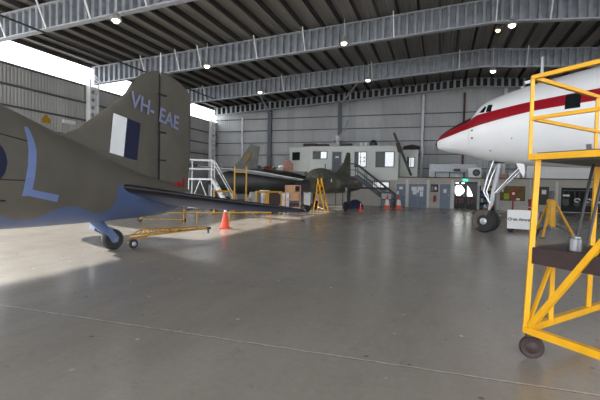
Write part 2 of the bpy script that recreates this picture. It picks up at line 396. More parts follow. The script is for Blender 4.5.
# pipes on the back wall
def vpipe(x, z0, z1, r, m, lab, nm='downpipe', Y=YB-.3):
    g = MB(); g.tube([(x, Y, z0), (x, Y, z1)], r, 12)
    o = g.build(nm, m, origin=(x, Y, z0), smooth=True)
    z = z0+.4
    while z < z1: b = MB(); b.span((x-r-.03, Y-.02, z), (x+r+.03, YB-.162, z+.05)); b.build('bracket', 'grey', o); z += 1.8
    tag(o, lab, 'pipe')
vpipe(-20.15, 2.5, 8.75, .11, 'whitepipe', 'white downpipe on the back wall behind the swept dark fin')
vpipe(-1.7, 2.5, 10.2, .12, 'whitepipe', 'tall pale downpipe on the back wall left of the airliner nose')
vpipe(1.85, 2.5, 10.2, .09, 'rustpipe', 'dark red-brown pipe on the back wall above the airliner nose')

# ================================================================ LAMPS
def lamp(x, Y, z, label, warm=False, s=1.0):
    t = thing('high_bay_lamp', label, 'lamp', (x, Y, z), 0, 'hanging roof lamps')
    g = LOC(t); g.lathe((0, 0, 0), (0, 0, 1), [(.24*s, -.02), (.23*s, .06), (.15*s, .2), (.07*s, .28), (.07*s, .42), (.02, .44)], 20); g.build('shade', 'alu', t, smooth=True)
    g = LOC(t); g.lathe((0, 0, -.03), (0, 0, 1), [(.02, -.1), (.1*s, -.08), (.15*s, -.02), (.15*s, .012)], 20); g.build('bulb', 'amber' if warm else 'lamp', t, smooth=True)
    top = zb_(x)+BEAM_H+.05
    g = LOC(t); g.tube([(0, 0, .42), (0, 0, top-z)], .016, 6); g.build('stem', 'whitepipe', t)
lamp(*on_depth(116, 20, 14.6), 'hanging lamp at upper left above the tail fin, nearest of the lamps')
lamp(*on_depth(344, 43, 22.7), 'hanging lamp in front of the second beam, near the middle of the roof')
lamp(*on_depth(207, 66, 22.7), 'hanging lamp in front of the second beam, just right of the fin top')
lamp(*on_depth(512, 25, 22.7), 'large bright lamp in front of the second beam, above the airliner')
lamp(*on_depth(498, 30, 24.6), 'small amber lamp just left of the large bright lamp', True, .7)
lamp(*on_depth(260, 92, 30.9), 'hanging lamp in front of the third beam, left of the middle wall column')
lamp(*on_depth(368, 80, 30.9), 'hanging lamp in front of the third beam, above the site office')
lamp(*on_depth(493, 71, 30.9), 'hanging lamp in front of the third beam, above the cockpit windows')
lamp(*on_depth(486, 65, 33.0), 'tiny amber lamp beside the lamp above the cockpit', True, .5)

# ================================================================ OLIVE TRANSPORT AIRCRAFT (left)
DX = -7.2
dak = thing('vintage_transport_aircraft', 'olive drab propeller transport with pale blue belly, tail towards the back wall', 'aircraft', (DX, 7.95, 0))
DT = [(-7.6, 4.35, 4.05, .06), (-7.2, 4.85, 3.4, .55), (-6.2, 5.25, 2.75, .95), (-4.5, 5.2, 2.2, 1.15), (-1, 4.42, 1.5, 1.18), (2, 3.68, .92, 1.13), (4, 3.18, .77, 1.04), (5.24, 2.81, .74, .96), (5.9, 2.61, .725, .88), (6.6, 2.42, .715, .78), (7.15, 2.26, .71, .69),
      (8.2, 1.93, .71, .52), (9.0, 1.76, .72, .40), (9.5, 1.68, .74, .31), (10.2, 1.58, .82, .2), (10.75, 1.5, .95, .1), (10.95, 1.42, 1.05, .04)]
dpl = lambda s, l, z: (DX+l, s, z)
EDGE = [(-8, 3.6), (-3, 2.3), (0, 1.75), (2, 1.35), (3.2, 1.3), (4.1, 1.1), (4.7, 1.05), (4.87, .99), (5.06, .94), (5.29, .93), (5.45, .96), (5.59, 1.04), (5.77, 1.11), (5.94, 1.13), (6.17, 1.11), (6.51, 1.02), (6.82, .95), (7.03, .95), (7.14, .965), (7.20, 1.02), (7.25, 1.10), (7.275, 1.2), (7.285, 1.54), (9, 1.35), (11, 1.0)]
mb = MB(); loft(mb, DT, dpl, 560, 120, 2.15)
def lin(tab, s):
    for a, b in zip(tab, tab[1:]):
        if a[0] <= s <= b[0]: return a[1]+(b[1]-a[1])*(s-a[0])/(b[0]-a[0])
    return tab[0][1] if s < tab[0][0] else tab[-1][1]
mb.attr = [v.z - lin(EDGE, v.y) for v in mb.v]
fus = mb.build('fuselage', 'olive2', dak, smooth=True)
# door seams, code letter, roundel on the port side
g = MB()
def wrap(poly, off=.008, w=.012):
    pts = [dpl(s, side_lateral(DT, s, z, 2.15)+off, z) for s, z in poly]
    g.tube(pts, w, 6)
def dense(a, b, n=10): return [(a[0]+(b[0]-a[0])*k/n, a[1]+(b[1]-a[1])*k/n) for k in range(n+1)]
wrap(dense((3.2, 2.45), (5.01, 2.22), 14), .003, .009)
g.build('cargo_door_seam', 'seam', fus)
g = MB(); wrap(dense((3.2, 1.62), (4.93, 1.59), 14), .003, .009); g.build('cargo_door_seam', 'seam', fus)
g = MB(); wrap(dense((4.45, 1.29), (4.68, 1.27), 6), .004, .016); g.build('door_latch', 'seam', fus)
CODE = [(4.94, 1.36, 1.55)]
mb = MB()
stroke = [(1.34, 4.93, 5.10), (1.45, 4.93, 5.09), (1.63, 4.94, 5.105), (1.84, 4.97, 5.125), (2.08, 5.0, 5.155), (2.27, 5.02, 5.15), (2.38, 5.03, 5.14), (2.46, 5.05, 5.13)]
cols = []
for z, a, b in stroke: cols.append([mb.pt(dpl(a+(b-a)*k/4, side_lateral(DT, a+(b-a)*k/4, z, 2.15)+.007, z)) for k in range(5)])
for p, q in zip(cols, cols[1:]):
    for k in range(4): mb.f.append([p[k], p[k+1], q[k+1], q[k]])
skin_patch(mb, [(4.93+.09*k, 1.365-.018*k, 1.47-.016*k) for k in range(9)], DT, dpl, 2.15, 1, .007)
mb.build('code_letter', 'letter', fus)
mb = MB(); rows = []
for k in range(25):
    s = 3.98+.64*k/24; h = .345*math.sqrt(max(0, 1-((s-4.3)/.32)**2)); rows.append((s, 1.855-h, 1.855+h))
skin_patch(mb, rows, DT, dpl, 2.15, 1, .007); mb.build('roundel', 'navy', fus)
mb = MB(); rows = []
for k in range(17):
    s = 4.17+.26*k/16; h = .14*math.sqrt(max(0, 1-((s-4.3)/.13)**2)); rows.append((s, 1.855-h, 1.855+h))
skin_patch(mb, rows, DT, dpl, 2.15, 1, .012); mb.build('roundel_centre', 'flash', fus)

# fin and rudder
def airfoil_plate(name, outline, m, parent, root_t, tip_t, z0, z1):
    """vertical surface in the plane x = DX: outline (y, z); thickness fades to the rim and the tip"""
    g = MB(); n = len(outline); cy = sum(p[0] for p in outline)/n; cz = sum(p[1] for p in outline)/n
    def th(z): return root_t + (tip_t-root_t)*max(0, min(1, (z-z0)/(z1-z0)))
    for sgn in (1, -1):
        rim = [g.pt((DX+sgn*.012, y, z)) for y, z in outline]
        inn = [g.pt((DX+sgn*th(z)*.8, y+(cy-y)*.16, z+(cz-z)*.07)) for y, z in outline]
        mid = [g.pt((DX+sgn*th(z), y+(cy-y)*.45, z+(cz-z)*.2)) for y, z in outline]
        for a, b in ((rim, inn), (inn, mid)):
            for j in range(n): g.f.append([a[j], a[(j+1) % n], b[(j+1) % n], b[j]])
        g.f.append(mid)
        if sgn > 0: r0 = rim
        else:
            for j in range(n): g.f.append([r0[j], r0[(j+1) % n], rim[(j+1) % n], rim[j]])
    return g.build(name, m, parent, smooth=True, auto=50)
FIN = [(6.1, 2.45), (6.55, 2.55), (6.9, 2.70), (7.12, 2.87), (7.4, 3.06), (7.9, 3.42), (8.35, 3.78), (8.78, 4.22), (9.0, 4.40), (9.25, 4.5), (9.5, 4.56), (9.5, 3.6), (9.5, 2.6), (9.5, 1.55), (8.2, 1.75), (7.0, 2.1)]
RUD = [(9.53, 4.56), (9.8, 4.58), (10.1, 4.56), (10.48, 4.46), (10.75, 4.36), (10.92, 4.24), (11.0, 4.05), (11.03, 3.4), (11.02, 2.6), (10.96, 1.9), (10.88, 1.35), (10.5, 1.2), (9.53, 1.35), (9.53, 2.6), (9.53, 3.6)]
fin = airfoil_plate('fin', FIN, 'olive', dak, .12, .04, 2, 4.5)
rud = airfoil_plate('rudder', RUD, 'olive', dak, .07, .03, 2, 4.5)
for z in (3.95, 2.95, 2.2): g = MB(); g.span((DX-.07, 9.46, z-.02), (DX+.085, 9.75, z+.02)); g.build('hinge_gap', 'seam', rud)
g = MB(); g.span((DX+.0, 9.507, 1.6), (DX+.05, 9.527, 4.5)); g.build('hinge_line', 'seam', rud)
g = MB(); g.tube([(DX+.03, 9.55, 4.45), (DX+.03, 9.55, 5.05)], .014, 6); g.build('antenna_mast', 'flange', fin)
def flashq(a, b, c_, d, m, nm, x=DX+.135):
    g = MB(); n = 6
    def L(p, q, t): return (p[0]+(q[0]-p[0])*t, p[1]+(q[1]-p[1])*t)
    g.prism([(x, *a), (x, *b), (x, *c_), (x, *d)], (.012, 0, 0)); g.build(nm, m, fin)
A, B_, C_, D_ = (7.74, 3.15), (8.64, 3.05), (8.52, 2.13), (7.63, 2.25)
ab = ((A[0]+B_[0])/2-.02, (A[1]+B_[1])/2); dc = ((D_[0]+C_[0])/2-.02, (D_[1]+C_[1])/2)
flashq(A, ab, dc, D_, 'flash', 'fin_flash_white'); flashq(ab, B_, C_, dc, 'navy', 'fin_flash_blue')
text_mesh('registration', 'VH-', .54, 'letter2', fin, (DX+.135, 8.74, 3.51), (0, 1, -.145), (0, .12, 1), bold=.005)
text_mesh('registration', 'EAE', .54, 'letter2', rud, (DX+.085, 9.87, 3.33), (0, 1, -.145), (0, .05, 1), bold=.005)
g = MB(); g.span((DX+.05, 10.2, 1.50), (DX+.14, 10.4, 1.62)); g.build('gust_lock', 'redpaint', rud); g = MB(); g.span((DX+.06, 10.55, 1.45), (DX+.1, 10.6, 1.75)); g.build('gust_lock', 'redpaint', rud)

# tailplane: planform rows (x out from centre, leading y,z, trailing y,z, thickness)
def tailplane(side):
    rows = [(.18, 7.25, 1.53, 10.55, .92, .30), (.60, 7.50, 1.50, 10.6, .88, .26), (1.2, 7.98, 1.40, 10.62, .86, .22), (2.2, 8.60, 1.25, 10.6, .86, .17), (3.2, 9.08, 1.13, 10.55, .87, .12), (3.7, 9.36, 1.07, 10.45, .885, .08), (3.95, 9.62, 1.03, 10.3, .9, .045), (4.05, 9.9, .97, 10.1, .93, .02)]
    def sec(f0, f1, nm, m, parent, off=0.0):
        g = MB(); rings = []
        for x, ly, lz, ty, tz, th in rows:
            top, bot = [], []
            for k in range(13):
                f = f0+(f1-f0)*k/12; t = th*(2.97*math.sqrt(max(f, 0))-1.26*f-3.52*f*f+2.84*f**3-1.02*f**4)/2 + off
                y = ly+(ty-ly)*f - off; z = lz+(tz-lz)*f
                top.append((DX+side*x, y, z+t)); bot.append((DX+side*x, y, z-t))
            rings.append([g.pt(p) for p in top+bot[::-1]])
        n = len(rings[0])
        for a, b in zip(rings, rings[1:]):
            for j in range(n): g.f.append([a[j], a[(j+1) % n], b[(j+1) % n], b[j]])
        g.f.append(rings[0]); g.f.append(rings[-1])
        mm = MT[m]
        if nm != 'deicing_boot':
            g.attr = []
            for v in g.v:
                xx = abs(v.x-DX); r = rows[0]
                for q, w_ in zip(rows, rows[1:]):
                    if q[0] <= xx <= w_[0]+1e-4:
                        u = (xx-q[0])/(w_[0]-q[0]); r = [q[i]+(w_[i]-q[i])*u for i in range(6)]
                f = (v.y-r[1])/max(.01, r[3]-r[1]); g.attr.append(v.z-(r[2]+(r[4]-r[2])*f)-.02)
        return g.build(nm, m, parent, smooth=True, auto=50)
    st = sec(.0, .60, 'tailplane', 'olive2', dak)
    sec(.0, .10, 'deicing_boot', 'boot', st, .006)
    sec(.61, 1.0, 'elevator', 'olive2', dak)
tailplane(1); tailplane(-1)
# fillet between fuselage side and tailplane root
g = MB(); g.tube([(DX+.5, 7.45, 1.35), (DX+.47, 7.75, 1.36), (DX+.4, 8.3, 1.27), (DX+.25, 9.4, 1.05)], [.07, .15, .17, .1], 14); g.build('root_fillet', 'blue', dak, smooth=True)
# tail wheel
tg = MB(); tg.tube([(DX+.0, 7.25, .85), (DX+.0, 7.62, .5)], [.15, .10], 14); tg.build('tail_strut', 'blue', dak, smooth=True)
ax = Vector((.93, -.36, 0)).normalized(); wc = Vector((DX-.08, 7.96, .245))
wd = Vector((.36, .93, 0))
f = MB()
for s_ in (1, -1):
    o = ax*(.13*s_)
    f.prism([wc+o+Vector((0, 0, -.06))+wd*.06, wc+o+Vector((0, 0, .05))+wd*.09, wc+o+Vector((0, 0, .30))-wd*.12, wc+o+Vector((0, 0, .42))-wd*.42, wc+o+Vector((0, 0, .26))-wd*.44, wc+o+Vector((0, 0, .10))-wd*.16, wc+o-wd*.07+Vector((0, 0, -.05))], ax*.03)
f.prism([wc+wd*(-.44)+Vector((0, 0, .26))-ax*.14, wc+wd*(-.40)+Vector((0, 0, .44))-ax*.14, wc+wd*(-.40)+Vector((0, 0, .44))+ax*.14, wc+wd*(-.44)+Vector((0, 0, .26))+ax*.14], wd*.1)
f.prism([wc+wd*(-.4)+Vector((0, 0, .30))-ax*.14, wc+wd*(-.02)+Vector((0, 0, .275))-ax*.14, wc+wd*(-.02)+Vector((0, 0, .275))+ax*.14, wc+wd*(-.4)+Vector((0, 0, .30))+ax*.14], Vector((0, 0, .02)))
f.build('tail_fork', 'blue', dak)
w = MB(); w.wheel(wc, ax, .245, .2); tw = w.build('tail_wheel', 'rubber', dak, smooth=True)
w = MB(); w.lathe(wc, ax, [(.03, -.15), (.08, -.1), (.08, .1), (.035, .15)]); w.build('hub', 'grey', tw, smooth=True)

# ================================================================ TOW BAR AND CONES
tb = thing('tow_bar', 'yellow triangular steel tow bar hooked to the tail wheel', 'tow bar', (-7.0, 8.2, 0))
a0, a1 = Vector((-7.22, 8.28, .25)), Vector((-6.42, 10.75, .29)); dr = (a1-a0).normalized(); sd = Vector((dr.y, -dr.x, 0)).normalized()
g = MB()
p = {}
for k, sg in (('r', 1), ('l', -1)):
    p[k+'0'] = a0+sd*.2*sg; p[k+'1'] = a0+dr*.55+sd*.2*sg+Vector((0, 0, .02)); p[k+'2'] = a1+sd*.03*sg
    g.tube([p[k+'0'], p[k+'1'], p[k+'2']], .018, 8)
top0 = a0+dr*.1+Vector((0, 0, .02)); top1 = a0+dr*.5+Vector((0, 0, .17)); top2 = a1+Vector((0, 0, .06))
g.tube([top0, top1, top2], .018, 8)
n = 7; prev = top1
for k in range(1, n):
    u = k/n
    for q in 'rl': g.tube([top1.lerp(top2, u-.07), p[q+'1'].lerp(p[q+'2'], u)], .009, 6); g.tube([p[q+'1'].lerp(p[q+'2'], u), top1.lerp(top2, u+.07)], .009, 6)
    g.tube([p['r1'].lerp(p['r2'], u), p['l1'].lerp(p['l2'], u)], .009, 6)
g.tube([p['r1'], top1, p['l1']], .02, 6); g.tube([p['r1'], p['l1']], .02, 6)
g.build('frame', 'ochre', tb, smooth=True)
g = MB(); g.tube([a1, a1+dr*.12], .04, 10); g.tube([a1+dr*.05, a1+dr*.05+Vector((0, 0, -.14))], .028, 8); g.build('tow_eye', 'darksteel', tb, smooth=True)
g = MB(); wc2 = Vector((-6.95, 8.28, .115)); g.wheel(wc2, ax, .115, .07); ww = g.build('wheel', 'rubber', tb, smooth=True)
g = MB(); g.lathe(wc2, ax, [(.02, -.06), (.055, -.04), (.055, .04), (.02, .06)]); g.build('hub', 'hub', ww, smooth=True)
g = MB(); g.tube([wc2, wc2-ax*.3, p['r1']], .018, 8); g.build('axle', 'ochre', tb)
def cone(loc, lab, h=.68, banded=True, grp='traffic cones'):
    t = thing('traffic_cone', lab, 'cone', loc, .4, grp); s = h/.68
    g = LOC(t); g.box((0, 0, .02*s), (.36*s, .36*s, .04*s)); g.build('base', 'orange', t)
    g = LOC(t); g.lathe((0, 0, 0), (0, 0, 1), [(.145*s, .04*s), (.028*s, .68*s), (.015*s, .685*s)], 24); g.build('cone_body', 'orange', t, smooth=True)
    g = LOC(t)
    if banded: g.lathe((0, 0, 0), (0, 0, 1), [(.125*s, .17*s), (.072*s, .46*s)], 24)
    else: g.lathe((0, 0, 0), (0, 0, 1), [(.054*s, .56*s), (.034*s, .68*s), (.01, .69*s)], 24)
    g.build('white_band', 'refl', t, smooth=True)
    return t
cone(on_floor(225, 228.5), 'orange traffic cone with white top at the end of the yellow tow bar', .72, False)
cone(on_floor(387, 208.6), 'white-banded traffic cone in front of the grey cabinet, left of the banded pair', 1.0)
cone(on_floor(398.5, 208.6), 'white-banded traffic cone before the leftmost blue door, right of the banded pair', 1.0)
cone(on_floor(360.5, 211.2), 'small plain orange cone under the dark delta jet', .5, False)

# ================================================================ YELLOW MAINTENANCE STAND (right)
c0 = Vector((.815, 4.462, 0))
v1 = Vector((.44, -.46, 0)).normalized(); v2 = Vector((.62, .785, 0)).normalized()   # along the near face, along the far face
L1, L2 = 1.12, 2.1
ys = thing('maintenance_stand', 'tall yellow tube work stand on castors in the right foreground', 'work stand', c0)
def sp(a, b, z): return c0 + v1*a + v2*b + Vector((0, 0, z))
OV = (-v1-v2)*.014
def lean(z): return .012*z   # legs lean slightly inwards
zb0, zp, zr, zm = .27, 1.91, 2.655, 2.25
g = MB()
for p_, q_ in (((0, 0), (L1, 0)), ((L1, 0), (L1, L2)), ((L1, L2), (0, L2)), ((0, L2), (0, 0))):
    g.bar(sp(*p_, zb0), sp(*q_, zb0), .06, .066)
g.build('base_frame', 'yellow', ys)
for a, b in ((0, 0), (L1, 0), (0, 1.3), (0, L2), (L1, L2)):
    g = MB(); sa = 1 if a == 0 else -1; sb = 1 if b == 0 else -1
    g.bar(sp(a, b, zb0), sp(a+sa*.045, b+sb*.03, zp), .046); g.build('leg', 'yellow', ys)
g = MB(); g.span((0, 0, 0), (0, 0, 0)); g = MB()
g.prism([sp(.03, .03, zp), sp(L1+.1, .03, zp), sp(L1+.1, L2+.1, zp), sp(.03, L2+.1, zp)], (0, 0, .085)); g.build('deck', 'deck', ys)
g = MB()
for p_, q_ in (((0, 0), (L1, 0)), ((L1, 0), (L1, L2)), ((L1, L2), (0, L2)), ((0, L2), (0, 0))):
    g.bar(sp(*p_, zp)+OV, sp(*q_, zp)+OV, .04, .055)
g.build('deck_frame', 'yellow', ys)
g = MB(); e = .02
for a, b in ((0, 0), (L1, 0), (0, 1.36), (0, L2), (L1, L2)):
    g.bar(sp(a, b, zp)+OV, sp(a, b, zr)+OV, .03)
for p_, q_ in (((0, 0), (L1, 0)), ((L1, 0), (L1, L2)), ((0, 0), (0, L2))):
    g.bar(sp(*p_, zr)+OV, sp(*q_, zr)+OV, .036); g.bar(sp(*p_, zm+.02)+OV, sp(*q_, zm+.02)+OV, .032)
g.build('guard_rail', 'yellow', ys)
g = MB(); g.bar(sp(.05, 0, zb0+.04), sp(L1, 0, 1.88), .05, .05); g.build('brace', 'yellow', ys)
g = MB(); g.bar(sp(0, .05, zb0+.04), sp(.02, .42, .9), .028, .03); g.build('brace', 'yellow', ys)
g = MB(); g.bar(sp(0.02, .43, zb0), sp(.02, .43, .92), .042, .042); g.build('brace', 'yellow', ys)
g = MB(); g.prism([sp(.03, .0, .985), sp(L1, .0, .985), sp(L1, .03, .985), sp(.03, .03, .985)], (0, 0, .155))
g.prism([sp(.03, .03, 1.05), sp(L1, .03, 1.05), sp(L1, .7, 1.05), sp(.03, .7, 1.05)], (0, 0, .03)); g.build('step_board', 'brown', ys)
# castors
for a, b in ((.06, .02), (L1-.06, .02), (.06, L2-.02), (L1-.06, L2-.02)):
    cc = sp(a, b, .115); g = MB(); fa = Vector((.10, .995, 0)).normalized(); fd = Vector((.995, -.10, 0))
    for s_ in (1,): g.prism([cc+fa*.045*s_-fd*.03-Vector((0, 0, .03)), cc+fa*.045*s_+fd*.03-Vector((0, 0, .03)), cc+fa*.045*s_+fd*.06+Vector((0, 0, .118)), cc+fa*.045*s_-fd*.06+Vector((0, 0, .118))], fa*.008)
    g.box(cc+Vector((0, 0, .118)), (.12, .12, .012)); cf = g.build('castor_fork', 'darksteel', ys)
    g = MB(); g.wheel(cc, fa, .108, .06, .5); g.build('castor_wheel', 'brown', cf, smooth=True)
    g = MB(); g.lathe(cc, fa, [(.015, -.05), (.055, -.032), (.055, .032), (.015, .05)]); g.build('castor_hub', 'brown', cf, smooth=True)
# black ladder rails from the step board to the deck
for q in ((.2, .5, .24, .74), (.31, .5, .37, .68)):
    g = MB(); g.tube([sp(q[0], q[1], 1.07), sp(q[2], q[3], zp)], .014, 10); g.build('ladder_rail', 'hose', ys, smooth=True)
# silver canister on the step board
cn = thing('canister', 'short silver metal canister standing on the brown step board of the yellow stand', 'canister', sp(.37, .14, 1.065))
g = LOC(cn); g.lathe((0, 0, 0), (0, 0, 1), [(.048, 0), (.051, .004), (.051, .11), (.046, .118)], 32); g.build('body', 'can', cn, smooth=True, auto=30)
g = LOC(cn); g.lathe((0, 0, .118), (0, 0, 1), [(.042, 0), (.04, .012), (.02, .016)], 32); g.build('lid', 'can', cn, smooth=True)

# ================================================================ WHITE AIRLINER (right)
ca = math.atan2(-.412, .911)
con = thing('propeller_airliner', 'white propeller airliner with dark red cheatline and long nose leg', 'aircraft', (1.67, 17.02, 0), ca)
cx = WORLD[con.name]
CT = [(-2.05, 3.40, 3.30, .05), (-1.99, 3.50, 3.20, .14), (-1.9, 3.61, 3.14, .22), (-1.78, 3.72, 3.10, .32), (-1.5, 3.89, 3.02, .45), (-1.19, 4.05, 2.96, .57), (-.88, 4.18, 2.89, .68), (-.50, 4.35, 2.78, .84), (-.36, 4.50, 2.74, .90), (-.2, 4.69, 2.70, .95), (0, 4.82, 2.64, 1.02), (.33, 4.94, 2.58, 1.1), (1.23, 5.16, 2.46, 1.3), (2.06, 5.31, 2.40, 1.42),
      (2.8, 5.43, 2.36, 1.5), (3.3, 5.5, 2.33, 1.55), (5, 5.70, 2.27, 1.68), (8, 5.82, 2.25, 1.75), (14, 5.8, 2.4, 1.7), (20, 5.5, 3.4, 1.05), (23, 5.2, 4.7, .2)]
cpl = lambda s, l, z: (s, l, z)
g = MB(cx); loft(g, CT, cpl, 300, 72, 2.0); cfus = g.build('fuselage', 'white', con, smooth=True)
CB = [(-1.96, 3.44), (-1.75, 3.49), (-1.26, 3.59), (-.82, 3.7), (.02, 3.85), (.73, 3.97), (1.77, 4.11), (2.69, 4.17), (3.53, 4.21), (6, 4.3), (18, 4.4)]
CU = [(-1.96, 3.52), (-1.76, 3.65), (-1.3, 3.85), (-.87, 3.99), (-.46, 4.13), (-.17, 4.23), (.68, 4.33), (1.55, 4.42), (2.73, 4.51), (3.51, 4.57), (6, 4.7), (18, 4.8)]
for side in (-1, 1):
    g = MB(cx); rows = [(-1.96+k*.06, lin(CB, -1.96+k*.06), lin(CU, -1.96+k*.06)) for k in range(0, 320)]
    skin_patch(g, rows, CT, cpl, 2.0, side, .006); g.build('cheatline', 'red', con, smooth=True)
g = MB(cx)                                               # anti-glare panel over the nose
rows = []
for k in range(28):
    s = -1.98+k*(1.5/27); ztp, zbt, w_ = spline(CT, s); zl = lin(CU, s) - .01; ring = []
    l0 = side_lateral(CT, s, zl, 2.0); th0 = math.asin(max(-1, min(1, (zl-(ztp+zbt)/2)/((ztp-zbt)/2))))
    for j in range(17):
        th = th0+(PI-2*th0)*j/16; ring.append(g.pt((s, math.cos(th)*(w_+.007), (ztp+zbt)/2+math.sin(th)*((ztp-zbt)/2+.007))))
    rows.append(ring)
for a, b in zip(rows, rows[1:]):
    for j in range(16): g.f.append([a[j], a[j+1], b[j+1], b[j]])
g.build('antiglare_panel', 'black', con, smooth=True)
NT = [(r[0], r[1]+.008, r[2]-.008, r[3]+.008) for r in CT]
g = MB(cx); loft(g, NT, cpl, 8, 40, 2.0, -2.06, -1.93); g.build('nose_cap', 'black', con, smooth=True)
for side in (-1, 1):                                      # cockpit side panes
    for quad in (((-.10, 4.31), (.10, 4.29), (.14, 4.50), (.06, 4.53)), ((.17, 4.29), (.37, 4.29), (.36, 4.55), (.18, 4.57))):
        g = MB(cx); n = 6; cols = []
        for i in range(n+1):
            u = i/n; lo = (quad[0][0]+(quad[1][0]-quad[0][0])*u, quad[0][1]+(quad[1][1]-quad[0][1])*u); hi = (quad[3][0]+(quad[2][0]-quad[3][0])*u, quad[3][1]+(quad[2][1]-quad[3][1])*u)
            col = []
            for k in range(n+1):
                v = k/n; s = lo[0]+(hi[0]-lo[0])*v; z = lo[1]+(hi[1]-lo[1])*v
                col.append(g.pt((s, side*(side_lateral(CT, s, z, 2.0)+.008), z)))
            cols.append(col)
        for a, b in zip(cols, cols[1:]):
            for k in range(n): g.f.append([a[k], b[k], b[k+1], a[k+1]])
        g.build('cockpit_window', 'glass', con, smooth=True)
g = MB(cx); skin_patch(g, [(2.66+.05*k, 4.04+.002*k, 4.5) for k in range(9)], CT, cpl, 2.0, -1, .011); g.build('covered_window', 'grey' if 0 else 'glass', con, smooth=True)
g = MB(cx); skin_patch(g, [(-.43+.006*k, 3.2, 3.72) for k in range(2)], CT, cpl, 2.0, -1, .008)
for s, z in ((-.33, 3.69), (-.33, 3.42)): skin_patch(g, [(s+.02*k, z-.03, z+.03) for k in range(5)], CT, cpl, 2.0, -1, .02)
for s, z, h in ((3.2, 2.92, .07), (.3, 2.95, .025), (1.1, 3.3, .02)): skin_patch(g, [(s+h*.5*k, z-h, z+h) for k in range(5)], CT, cpl, 2.0, -1, .008)
g.build('skin_fitting', 'grey', con)
g = MB(cx); g.tube([(1.66, 0, 5.15), (1.66, 0, 6.14)], [.07, .035], 8); g.build('antenna_mast', 'lightgrey', con)
g = MB(cx); g.tube([(1.08, -.1, 5.03), (1.1, -.1, 5.2), (1.18, -.1, 5.32), (1.32, -.1, 5.34), (1.45, -.1, 5.3)], [.04, .05, .06, .06, .03], 10); g.build('loop_antenna', 'white', con, smooth=True)
# nose leg
def cl(u, l, z): return (u, l, z)
g = MB(cx); g.tube([cl(.42, 0, 2.68), cl(.14, 0, 1.0)], .085, 16); g.tube([cl(.14, 0, 1.05), cl(.0, 0, .5)], .055, 14); g.build('nose_strut', 'silver', con, smooth=True)
g = MB(cx)
for l in (-.16, .16):
    g.tube([cl(1.3, l*1.6, 2.55), cl(.30, l*.5, 1.45)], .04, 10); g.tube([cl(.30, l*1.7, 2.68), cl(.08, l*1.2, 2.1), cl(-.08, l*.9, 1.5), cl(.12, l*.4, 1.08)], .03, 8)
g.build('drag_brace', 'chrome', con, smooth=True)
g = MB(cx); g.tube([cl(.0, -.05, 1.0), cl(-.16, -.05, .78), cl(-.03, -.05, .56)], .025, 8); g.tube([cl(-.02, .1, 2.6), cl(-.12, .1, 1.6), cl(.06, .08, .9)], .016, 8); g.build('torque_link', 'grey', con, smooth=True)
g = MB(cx); g.tube([cl(0, -.36, .42), cl(0, .36, .42)], .05, 12); g.build('axle', 'silver', con, smooth=True)
for l in (-.22, .22):
    g = MB(cx); g.wheel((0, l, .42), (0, 1, 0), .42, .25, .5); w_ = g.build('nose_wheel', 'rubber', con, smooth=True)
    if l < 0:
        g = MB(cx); n_ = 18; A0, A1 = math.radians(62), math.radians(232)
        for yy0, r0_, yy1, r1_ in ((-.13, .22, -.135, .37), (-.135, .37, -.08, .425), (-.08, .425, .09, .428)):
            for k in range(n_):
                t0, t1 = A0+(A1-A0)*k/n_, A0+(A1-A0)*(k+1)/n_; P_ = lambda t, rr, yy: (math.cos(t)*rr, l+yy, .42+math.sin(t)*rr)
                g.quad(P_(t0, r0_, yy0), P_(t1, r0_, yy0), P_(t1, r1_, yy1), P_(t0, r1_, yy1))
        tag(g.build('tyre_dust', 'dust', w_, smooth=True), 'dusty brown part of the tyre')
    g = MB(cx); g.lathe((0, l, .42), (0, 1, 0), [(.07, -.14), (.12, -.1), (.20, -.085), (.205, .085), (.12, .1), (.07, .14)]); g.build('hub', 'hub', w_, smooth=True)
for l in (-.52,):
    g = MB(cx); g.prism([cl(1.1, l, 2.52), cl(1.36, l, 2.48), cl(1.38, l+.05, 2.2), cl(1.34, l+.05, 2.02), cl(1.24, l+.03, 2.2)], (0, .03, 0)); g.build('gear_door', 'white', con)
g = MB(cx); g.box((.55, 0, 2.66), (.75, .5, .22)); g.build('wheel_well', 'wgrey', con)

# ================================================================ CART, JACK
cart = thing('servicing_cart', 'low white-sided servicing cart with lettering beside the airliner nose wheels', 'cart', (3.0, 17.5, -0.0), math.radians(-15))
g = LOC(cart); g.box((.0, 0, .50), (.98, .55, .62)); g.build('body', 'lightgrey', cart)
g = LOC(cart); g.box((-.06, -.30, .50), (.92, .03, .70)); sg = g.build('sign_panel', 'refl', cart)
cw = WORLD[cart.name]
text_mesh('lettering', 'Clean Aircraft', .14, 'text', sg, cw @ Vector((-.1, -.318, .50)), cw.to_3x3() @ Vector((1, 0, 0)), (0, 0, 1), bold=.006)
for x_, y_ in ((-.42, -.2), (.42, -.2), (-.42, .2), (.42, .2)):
    g = LOC(cart); g.wheel((x_, y_, .09), (0, 1, 0), .09, .05); g.build('wheel', 'rubber', cart, smooth=True)
    g = LOC(cart); g.box((x_, y_, .16), (.05, .07, .1)); g.build('wheel_bracket', 'darksteel', cart)
g = LOC(cart); g.box((.75, -.05, .42), (.28, .4, .5)); g.build('end_box', 'bluebox', cart)
g = LOC(cart); g.tube([(.62, .0, .7), (.8, .0, 1.0), (1.0, 0, 1.02)], .025, 8); g.tube([(-.3, .1, .8), (-.3, .1, .95), (.3, .1, .95), (.3, .1, .8)], .02, 8); g.build('handle', 'silver', cart, smooth=True)

